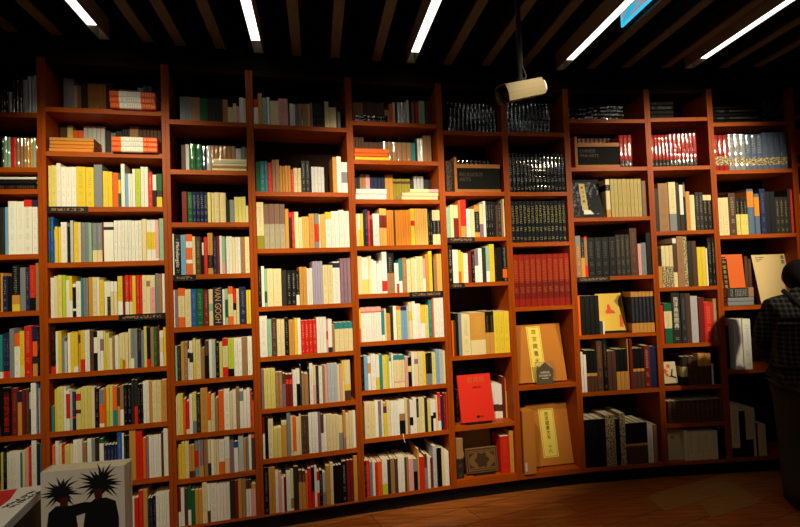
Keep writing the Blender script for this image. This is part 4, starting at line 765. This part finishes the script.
PL = ['leftmost','second','third','fourth','rightmost','sixth']
li = 0
for i, (x, y) in enumerate(ENDS):
    a = slat_dir(x); L_ = y+1.6
    nb = sum(1 for q in LIGHT_AT if q < i); N5 = ['first','second','third','fourth','fifth']
    if i in LIGHT_AT:
        W = SW
        o = thing('strip_light', (x, y, SZ), -a, f'lit white strip light between the ceiling slats, {N5[li]} from the left', 'ceiling light', 'strip lights set among the ceiling slats'); li += 1
        mb = MB(); mb.box(-W/2, -W/2+.003, -L_, 0, 0, SH); mb.box(W/2-.003, W/2, -L_, 0, 0, SH); mb.box(-W/2+.003, W/2-.003, -L_, 0, SH-.003, SH); mb.box(-W/2+.003, W/2-.003, -.003, 0, 0, SH-.003)
        mb.build('housing', M['trough'], o)
        mb = MB(); mb.box(-W/2+.0035, W/2-.0035, -.145, -.0035, SH-.025, SH-.0035); mb.build('reflector', M['fitting'], o)
        mb = MB(); mb.box(-W/2+.004, W/2-.004, -L_, -.15, .004, .010); mb.build('diffuser', M['tube'], o)
    else:
        k = i-max([q for q in LIGHT_AT if q < i], default=0)
        n4 = sum(1 for q in LIGHT_AT if q < i)
        lb = (f'brown timber ceiling slat, {ORD[k]} of those between the {N5[n4-1]} and {N5[n4]} strip lights' if 0 < n4 < 5 else
              f'brown timber ceiling slat, {ORD[min(LIGHT_AT)-i]} to the left of the first strip light' if n4 == 0 else f'brown timber ceiling slat, {ORD[k]} to the right of the fifth strip light')
        o = thing('ceiling_slat', (x, y, SZ), -a, lb, 'slat', 'timber slats under the black ceiling')
        mb = MB(); mb.box(-SW/2, SW/2, -L_, 0, 0, .012); mb.build('face_board', M['slat'], o)
        mb = MB(); mb.box(-SW/2+.004, SW/2-.004, -L_, -.001, .0122, SH); mb.build('batten', M['slat_side'], o)
cu = tube_mesh('conduit', [(X0+.05, 2.35, 3.12), (X1-.05, 2.75, 3.12)], .014, M['dark_metal'])
tag(link('conduit', cu), 'thin grey conduit pipe crossing above the ceiling slats', 'pipe')

# hanging blue sign
sx_, sy_, sz_ = 1.257, 2.821, 2.74
o = thing('hanging_sign', (sx_, sy_, sz_), 0, 'bright blue edged hanging sign beside the fourth strip light', 'sign')
a = slat_dir(sx_); o.rotation_euler = (0, 0, -a+math.pi/2)     # local x runs away from the camera
SL, SHH = 1.05, .26
mb = MB(); mb.box(-SL+.012, -.012, -.003, .003, .012, SHH-.012)
pm = mat('sign_print', lin((70,190,215)), .4, .3); nt, N, L, B = nodes(pm)
tc = N.new('ShaderNodeTexCoord'); n = N.new('ShaderNodeTexNoise'); n.inputs['Scale'].default_value = 9; n.inputs['Detail'].default_value = 3; L.new(tc.outputs['Object'], n.inputs['Vector'])
r = N.new('ShaderNodeValToRGB'); r.color_ramp.elements[0].position = .40; r.color_ramp.elements[1].position = .50
r.color_ramp.elements[0].color = (*lin((40,190,225)), 1); r.color_ramp.elements[1].color = (*lin((165,150,165)), 1)
L.new(n.outputs[0], r.inputs[0]); L.new(r.outputs[0], B.inputs['Base Color']); L.new(r.outputs[0], B.inputs['Emission Color']); B.inputs['Emission Strength'].default_value = .8
mb.build('lit_panel', pm, o)
mb = MB()
for q in ((-SL,0,0,.0115),(-SL,0,SHH-.0115,SHH),(-SL,-SL+.0115,.012,SHH-.012),(-.0115,0,.012,SHH-.012)): mb.box(q[0], q[1], -.005, .005, q[2], q[3])
mb.build('lit_border', emit('blue_edge_light', lin((60,205,245)), 1.0), o)
for x in (-.2, -.85):
    cu = tube_mesh('hanger_rod', [(x, 0, SHH), (x, 0, CEIL-sz_)], .003, M['dark_metal']); link('hanger_rod', cu, o)

# ------------------------------------------------------------------ security camera on its pole
cx, cy, cz = .568, 2.30, 2.225
o = thing('security_camera', (cx, cy, cz), 0, 'cream bullet security camera hanging from the ceiling on a pole', 'security camera')
dirv = Vector((-.80, -.52, -.30)).normalized()
q = dirv.to_track_quat('Y', 'Z')        # local +y = where the lens looks
Rm = Matrix.Translation((0,0,0)) @ q.to_matrix().to_4x4()
def oct_prism(mb, r0, r1, y0, y1, n=16, sq=.55):
    b = len(mb.v)
    for r_, y in ((r0,y0),(r1,y1)):
        for i in range(n):
            a = 2*math.pi*(i+.5)/n; k = r_/max(abs(math.cos(a)), abs(math.sin(a)))**sq
            mb.v.append(Rm @ Vector((k*math.cos(a)*.92, y, k*math.sin(a))))
    for i in range(n): mb.face([b+i, b+(i+1)%n, b+n+(i+1)%n, b+n+i])
    mb.face([b+i for i in range(n-1,-1,-1)]); mb.face([b+n+i for i in range(n)])
mb = MB(); oct_prism(mb, .037, .038, -.120, .085); mb.build('housing', M['metal'], o)
mb = MB(); oct_prism(mb, .027, .030, .0855, .096); mb.build('front_ring', M['lens'], o)
mb = MB(); oct_prism(mb, .016, .014, .0965, .102, 20, 0.); mb.build('lens', M['lens'], o)
mb = MB(); oct_prism(mb, .028, .034, -.140, -.1205); mb.build('rear_cap', M['fitting'], o)
# hood: an open shell around the upper body, running on past the lens
mb = MB(); n = 16; ring = [i_ for i_ in range(-2, n//2+3)]
for rr0, y in ((.0400,-.110),(.0420,-.110),(.0420,.128),(.0400,.128)):
    for i_ in ring:
        a = 2*math.pi*i_/n; k = rr0/max(abs(math.cos(a)), abs(math.sin(a)))**.55
        mb.v.append(Rm @ Vector((k*math.cos(a)*.92, y, k*math.sin(a))))
m_ = len(ring)
for ka in range(4):
    kb = (ka+1) % 4
    for i_ in range(m_-1): mb.face([ka*m_+i_, ka*m_+i_+1, kb*m_+i_+1, kb*m_+i_])
mb.face([k*m_ for k in (3,2,1,0)]); mb.face([k*m_+m_-1 for k in range(4)])
mb.build('sun_hood', M['metal'], o)
cu = tube_mesh('pole', [(.0,.02,.05), (.0,.02,CEIL-cz)], .011, M['dark_metal']); link('pole', cu, o)
cu = tube_mesh('joint', [(.0,.02,.040), (.0,.02,.062)], .02, M['dark_metal']); link('joint', cu, o)
cu = tube_mesh('cable', [(.02,.03,.045), (.03,.035,.08), (.014,.03,.12), (.013,.03,.4)], .0035, M['print_black']); link('cable', cu, o)

# ------------------------------------------------------------------ foreground table with books
M['table'] = wood('table_wood', lin((70,36,18)), lin((92,50,26)), .4, (.7,6,6))
o = thing('display_table', (-.85, 1.0, 0), 0, 'dark wooden display table carrying the nearest books', 'table')
TZ = .72
mb = MB(); mb.box(-.55, .55, -.45, .42, TZ-.035, TZ-.0003); mb.build('table_top', M['table'], o)
for x in (-.50, .45):
    for y in (-.40, .32):
        mb = MB(); mb.box(x, x+.05, y, y+.05, 0, TZ-.0355); mb.build('leg', M['table'], o)
# stack of lying books, left
def lying(x, y, z, rz, W, D_, H_, col, label, hard=True, tk=.003):
    o = thing('lying_book', (x, y, z), rz, label, 'book', 'books lying in the nearest stack')
    mb = MB(); mb.box(-W, 0, 0, D_, H_-tk, H_, col); mb.build('front_cover', M['paper'], o)
    mb = MB(); mb.box(-W, 0, 0, D_, 0, tk, col); mb.build('back_cover', M['paper'], o)
    mb = MB(); mb.box(-tk, 0, 0, D_, tk+.0002, H_-tk-.0002, col); mb.build('spine', M['paper'], o)
    mb = MB(); mb.box(-W+.004, -tk-.0003, .004, D_-.004, tk+.0003, H_-tk-.0003); mb.build('pages', M['page'], o)
    return o
rz = math.atan2(.06, .21)
zz = TZ
o = lying(-.832, 1.075, zz, rz-.03, .3, .215, .062, lin((26,24,24)), 'thick dark book at the bottom of the nearest stack'); zz += .0623
o = lying(-.838, 1.08, zz, rz+.05, .3, .215, .055, lin((32,30,30)), 'dark book in the middle of the nearest stack'); zz += .0553
o = lying(-.834, 1.085, zz, rz, .3, .222, .071, lin((20,20,22)), 'dark book just under the white book with a red shape'); zz += .0713
o = lying(-.832, 1.09, zz, rz, .3,   .245, .020, lin((228,224,214)), 'white book with a red shape and black handwriting, topmost of the nearest stack', tk=.003)
top = MB()
def flat_poly(name, pts, m, z, parent):
    mb = MB(); b = 0; n = len(pts); mb.v = [(x, y, z) for x, y in pts]+[(x, y, z+.0005) for x, y in pts]
    mb.face(list(range(n-1,-1,-1))); mb.face(list(range(n, 2*n)))
    for i in range(n): mb.face([i, (i+1)%n, n+(i+1)%n, n+i])
    return mb.build(name, m, parent)
flat_poly('red_shape', [(-.295,.12),(-.053,.123),(-.049,.168),(-.060,.238),(-.295,.238)], M['print_red'], .0202, o)
rs = random.Random(4)
for j in range(2):
    for i in range(9):
        x = -.040+i*.0030+j*.016; y = .122+i*.0095-j*.004
        pts_ = [(x+rs.uniform(-.007,.007), y+rs.uniform(-.006,.006), .0208) for _ in range(5)]
        link('handwriting', tube_mesh('handwriting', pts_, .0008, M['print_black']), o)
# standing art book
o = thing('standing_book', (-.862, 1.25, TZ), math.radians(9), 'thick white art book standing nearest, its cover showing two spiky-haired dark figures', 'book')
W, H_, T_ = .184, .264, .052
white = lin((214,206,198))
mb = MB(); mb.box(0, W, 0, .003, 0, H_, white); cvr = mb.build('front_cover', M['paper'], o)
mb = MB(); mb.box(0, W, T_-.003, T_, 0, H_, white); mb.build('back_cover', M['paper'], o)
mb = MB(); mb.box(0, .003, .0032, T_-.0032, 0, H_, white); mb.build('spine', M['paper'], o)
mb = MB(); mb.box(.0034, W-.001, .0032, T_*.55, .002, H_-.0015); mb.build('pages', M['page'], o)
mb = MB(); mb.box(.0034, W-.0005, T_*.56, T_-.0033, .002, H_-.003); mb.build('pages', M['page'], o)
def figure(cx_, hz, s, flip, reach):
    mb = MB(); rs = random.Random(int(cx_*1000))
    for i in range(21):
        a = math.radians(-48+276*i/20)+rs.uniform(-.09,.09); ln = s*rs.uniform(.030,.052); w_ = .0032*s
        bend = rs.uniform(-.25,.25); m_ = (cx_+ln*.55*math.cos(a), hz+ln*.55*math.sin(a))
        tip = (cx_+ln*math.cos(a+bend*.5), hz+ln*math.sin(a+bend*.5)-.004)
        mb.poly([(cx_-w_*math.sin(a), hz+w_*math.cos(a)), (cx_+w_*math.sin(a), hz-w_*math.cos(a)), (m_[0]+w_*.8*math.sin(a), m_[1]-w_*.8*math.cos(a)), tip, (m_[0]-w_*.8*math.sin(a), m_[1]+w_*.8*math.cos(a))], .0005+.00001*i)
    mb.poly([(cx_+.013*s*math.cos(t), hz-.006+.017*s*math.sin(t)) for t in [k*math.pi/8 for k in range(16)]], .0009)
    mb.build('hair_print', M['print_black'], cvr)
    mb = MB(); mb.poly([(cx_-.009*s+flip*.006, hz-.010*s),(cx_+.010*s+flip*.006, hz-.010*s),(cx_+.008*s+flip*.006, hz-.032*s),(cx_-.006*s+flip*.004, hz-.034*s)], .0011, 0, lin((70,24,20))); mb.build('face_print', M['paper'], cvr)
    mb = MB(); zt = hz-.030*s
    mb.poly([(cx_-.012,zt),(cx_+.013,zt),(cx_+.030*s,zt-.010),(cx_+.036*s,zt-.05),(cx_+.034*s,.004),(cx_-.030*s,.004),(cx_-.034*s,zt-.06),(cx_-.028*s,zt-.014)], .0007)
    if reach: mb.poly([(cx_+.016*s,zt-.002),(cx_+.05,zt+.004),(cx_+.075,zt+.001),(cx_+.075,zt-.018),(cx_+.05,zt-.022),(cx_+.02*s,zt-.03)], .00085, 0)
    mb.build('clothing_print', M['print_black'], cvr)
figure(.044, .212, .98, 1, True); figure(.130, .226, 1.12, -1, False)
# ------------------------------------------------------------------ the person at the far right, seen from behind
PX, PY, PRZ = 2.345, 3.04, math.radians(-20)
man = thing('person', (PX, PY, 0), PRZ, 'person in dark checked shirt and dark trousers, head bowed, standing before the shelves', 'person')
def skinned(name, verts, edges, m, root=0, sub=2, smooth=True):
    me = bpy.data.meshes.new(name); me.from_pydata([v[:3] for v in verts], edges, []); me.materials.append(m)
    o = link(name, me, man); sk = o.modifiers.new('skin', 'SKIN'); sk.use_smooth_shade = True
    for i, v in enumerate(verts):
        r_ = v[3]; me.skin_vertices[0].data[i].radius = r_ if isinstance(r_, tuple) else (r_, r_)
        me.skin_vertices[0].data[i].use_root = (i == root)
    ss = o.modifiers.new('sub', 'SUBSURF'); ss.levels = sub; ss.render_levels = sub
    return o
skin = mat('skin', lin((176,126,96)), .5, .3)
hair = mat('black_hair', (.005,.004,.004), .8, .1)
trous = mat('dark_trousers', lin((60,56,44)), .85, .1)
shirt = mat('checked_shirt', lin((30,30,32)), .85, .1); nt, N, L, B = nodes(shirt)
tc = N.new('ShaderNodeTexCoord'); sp = N.new('ShaderNodeSeparateXYZ'); L.new(tc.outputs['Object'], sp.inputs[0])
def band(out, per, wd):
    f = math_node(nt, 'FRACT', math_node(nt, 'MULTIPLY', out, 1/per)); return math_node(nt, 'LESS_THAN', f, wd)
g = math_node(nt, 'ADD', math_node(nt, 'MULTIPLY', band(sp.outputs[0], .027, .36), .5), math_node(nt, 'MULTIPLY', band(sp.outputs[2], .027, .36), .5))
r = N.new('ShaderNodeValToRGB'); r.color_ramp.elements[0].color = (*lin((14,14,15)), 1); r.color_ramp.elements[1].color = (*lin((60,62,59)), 1)
L.new(g, r.inputs[0]); L.new(r.outputs[0], B.inputs['Base Color'])
shoe = mat('black_shoes', (.008,.008,.008), .5, .3)
# body: one continuous figure (pelvis, spine, head, arms, legs)
V = [(0,0,.80,(.13,.10)),(0,.005,.93,(.125,.09)),(0,.02,1.07,(.135,.095)),(0,.05,1.185,(.10,.075)),(0,.085,1.245,.048),(0,.105,1.285,.055),(0,.13,1.335,(.072,.084)),(0,.135,1.385,(.066,.078)),(0,.12,1.42,.04),
     (-.17,.035,1.165,.055),(-.235,.04,.985,.042),(-.15,.25,.93,.032),(-.10,.315,.945,.026),
     (.17,.035,1.165,.055),(.235,.04,.985,.042),(.15,.25,.93,.032),(.10,.315,.945,.026),
     (-.085,.0,.74,.088),(-.095,.02,.42,.055),(-.10,-.015,.09,.038),(-.11,.09,.035,.03),
     (.085,.0,.74,.088),(.10,.03,.42,.055),(.105,-.005,.09,.038),(.115,.10,.035,.03),
     (0,.185,1.275,.035)]
E_ = [(0,1),(1,2),(2,3),(3,4),(4,5),(5,6),(6,7),(7,8),(3,9),(9,10),(10,11),(11,12),(3,13),(13,14),(14,15),(15,16),(0,17),(17,18),(18,19),(19,20),(0,21),(21,22),(22,23),(23,24),(5,25)]
skinned('body', V, E_, skin)
# fingers rooted in the palms
for s_ in (-1, 1):
    bx, by, bz = s_*.10, .315, .945
    for i, (dx, ln) in enumerate(((-.021,.060),(-.007,.068),(.007,.064),(.021,.052))):
        x = bx+dx
        skinned('finger', [(x,by-.01,bz,.0095),(x-s_*.004,by+ln*.45,bz+.008,.0085),(x-s_*.012,by+ln*.8,bz-.004,.0075),(x-s_*.018,by+ln,bz-.022,.0065)], [(0,1),(1,2),(2,3)], skin, 0, 1)
    skinned('thumb', [(bx-s_*.012,by-.02,bz,.010),(bx-s_*.036,by+.008,bz+.014,.009),(bx-s_*.042,by+.038,bz+.012,.0075)], [(0,1),(1,2)], skin, 0, 1)
# hair cap
import bmesh
bm = bmesh.new(); bmesh.ops.create_uvsphere(bm, u_segments=28, v_segments=18, radius=1)
for v in bm.verts:
    x, y, z = v.co
    n_ = 1+.02*math.sin(9*x+4*z)*math.cos(7*y)
    if y > .35 and z < .45: n_ *= .72       # pulled in behind the face
    v.co = (x*.088*n_, .108+y*.10*n_, 1.350+z*.098*n_)
for f in bm.faces: f.smooth = True
hm = bpy.data.meshes.new('hair'); bm.to_mesh(hm); bm.free(); hm.materials.append(hair); link('hair', hm, man)
for s_ in (-1, 1):
    skinned('ear', [(s_*.074,.125,1.315,.010),(s_*.083,.115,1.34,.013),(s_*.080,.12,1.36,.010)], [(0,1),(1,2)], skin, 1, 1)
    bpy_eye = MB()
skinned('nose', [(0,.20,1.345,.008),(0,.222,1.315,.012),(0,.212,1.308,.010)], [(0,1),(1,2)], skin, 0, 1)
for s_ in (-1, 1):
    skinned('eye', [(s_*.03,.204,1.338,.009),(s_*.03,.208,1.336,.007)], [(0,1)], M['print_black'], 0, 1)
skinned('mouth', [(-.02,.192,1.283,.006),(0,.20,1.281,.008),(.02,.192,1.283,.006)], [(0,1),(1,2)], mat('lips', lin((150,80,70)), .5, .3), 1, 1)
# shirt
sv = [(0,0,.845,(.215,.16)),(0,0,.93,(.20,.145)),(0,.015,1.06,(.20,.145)),(0,.035,1.165,(.165,.115)),(0,.075,1.232,(.068,.062)),
      (-.165,.03,1.155,.078),(-.228,.035,.985,.06),(-.165,.22,.925,.05),
      (.165,.03,1.155,.078),(.228,.035,.985,.06),(.165,.22,.925,.05)]
skinned('shirt', sv, [(0,1),(1,2),(2,3),(3,4),(3,5),(5,6),(6,7),(3,8),(8,9),(9,10)], shirt, 1)
skinned('collar', [(-.062,.06,1.245,.026),(-.036,.022,1.258,.03),(.036,.022,1.258,.03),(.062,.06,1.245,.026)], [(0,1),(1,2),(2,3)], shirt, 1)
# trousers and shoes
tv = [(0,0,.83,(.20,.15)),(-.095,0,.70,.125),(-.10,.02,.42,.092),(-.104,-.012,.045,.088),(.095,0,.70,.125),(.104,.03,.42,.092),(.109,-.002,.045,.088)]
skinned('trousers', tv, [(0,1),(1,2),(2,3),(0,4),(4,5),(5,6)], trous, 0)
for s_, y in ((-1,0.), (1,.01)):
    skinned('shoe', [(s_*.104,-.045+y,.042,(.036,.038)),(s_*.107,.05+y,.040,(.040,.036)),(s_*.113,.135+y,.033,(.038,.028)),(s_*.115,.17+y,.028,(.028,.02))], [(0,1),(1,2),(2,3)], shoe, 1)
# dark bag strap across the back
link('bag_strap', tube_mesh('bag_strap', [(-.10,.06,1.262),(-.085,-.045,1.215),(-.02,-.10,1.12),(.06,-.118,1.02),(.14,-.115,.93),(.18,-.08,.86)], .014, M['print_black']), man)
# ------------------------------------------------------------------ track spotlights behind the viewer's head
M['track'] = mat('black_track', (.01,.01,.01), .4, .3)
def spot(name, loc, target, power, deg, blend, col, label, r=.05):
    o = thing('spotlight', loc, 0, label, 'spotlight', 'track spotlights under the ceiling')
    d = (Vector(target)-Vector(loc)).normalized(); q = d.to_track_quat('-Z', 'Y'); Rq = q.to_matrix().to_4x4()
    mb = MB(); n = 20
    for z, r_ in ((.02,.058),(.14,.058),(.15,.045)):
        for i in range(n): mb.v.append(Rq @ Vector((r_*math.cos(2*math.pi*i/n), r_*math.sin(2*math.pi*i/n), z)))
    for k in range(2):
        for i in range(n): mb.face([k*n+i, k*n+(i+1)%n, (k+1)*n+(i+1)%n, (k+1)*n+i])
    mb.face([2*n+i for i in range(n)])
    mb.face([i for i in range(n-1,-1,-1)])
    mb.build('lamp_can', M['track'], o)
    link('stem', tube_mesh('stem', [tuple(Rq @ Vector((0,0,.1))), (0,0,CEIL-loc[2])], .008, M['track']), o)
    ld = bpy.data.lights.new(name, 'SPOT'); ld.energy = power; ld.spot_size = math.radians(deg); ld.spot_blend = blend; ld.color = col; ld.shadow_soft_size = r
    l = link('lamp', ld, o); l.rotation_euler = q.to_euler()
WARM = (1., .84, .57)
SPOTS = [
 ('spot_left', (-1.1, 1.2, 2.72), (-1.5, 2.85, 1.52), 170, 58, .75, (1., .87, .55), 'black track spotlight aimed at the yellow books on the left'),
 ('spot_middle', (-.1, 1.6, 2.72), (-.1, 3.25, 1.46), 225, 58, .75, WARM, 'black track spotlight aimed at the middle bookcases'),
 ('spot_centre', (1.15, 1.35, 2.72), (.5, 3.4, 1.30), 165, 46, .6, WARM, 'black track spotlight aimed at the red display book'),
 ('spot_right', (2.9, 1.5, 2.72), (1.95, 3.6, 1.70), 340, 46, .7, WARM, 'black track spotlight aimed at the bookcases on the right'),
 ('spot_table', (-.3, -.7, 2.72), (-.78, 1.2, .9), 75, 26, .7, WARM, 'black track spotlight aimed at the nearest books on the table'),
]

for a in SPOTS: spot(*a)
w = bpy.data.worlds.new('World'); SC.world = w; w.use_nodes = True
w.node_tree.nodes['Background'].inputs[0].default_value = (.02,.018,.016,1); w.node_tree.nodes['Background'].inputs[1].default_value = .15
# ------------------------------------------------------------------ camera
cd = bpy.data.cameras.new('camera'); cam = bpy.data.objects.new('camera', cd); COL.objects.link(cam); SC.camera = cam
cd.sensor_fit = 'HORIZONTAL'; cd.sensor_width = 36; cd.lens = GEO['f']*36/800; cd.clip_start = .05
pi_, ro_ = GEO['pi'], GEO['ro']
R_ = Vector((1,0,0)); F_ = Vector((0, math.cos(pi_), math.sin(pi_))); U_ = Vector((0, -math.sin(pi_), math.cos(pi_)))
rx = R_*math.cos(ro_)-U_*math.sin(ro_); ux = R_*math.sin(ro_)+U_*math.cos(ro_)
mtx = Matrix.Identity(4)
for i in range(3): mtx[i][0], mtx[i][1], mtx[i][2] = rx[i], ux[i], -F_[i]
mtx.translation = Vector((0, 0, 1.4)); cam.matrix_world = mtx
cd.dof.use_dof = False
vs = SC.view_settings; vs.view_transform = 'Standard'; vs.look = 'None'; vs.gamma = 1; vs.use_curve_mapping = False; vs.exposure = 0

# curves and lettering become plain meshes
bpy.context.view_layer.update()
dg = bpy.context.evaluated_depsgraph_get()
for o in [q for q in SC.objects if q.type in ('CURVE', 'FONT')]:
    me = bpy.data.meshes.new_from_object(o.evaluated_get(dg)); nm = o.name
    n_ = bpy.data.objects.new(nm, me); COL.objects.link(n_); n_.parent = o.parent; n_.matrix_basis = o.matrix_basis.copy()
    for k in ('label', 'category', 'group', 'kind'):
        if k in o: n_[k] = o[k]
    bpy.data.objects.remove(o); n_.name = nm
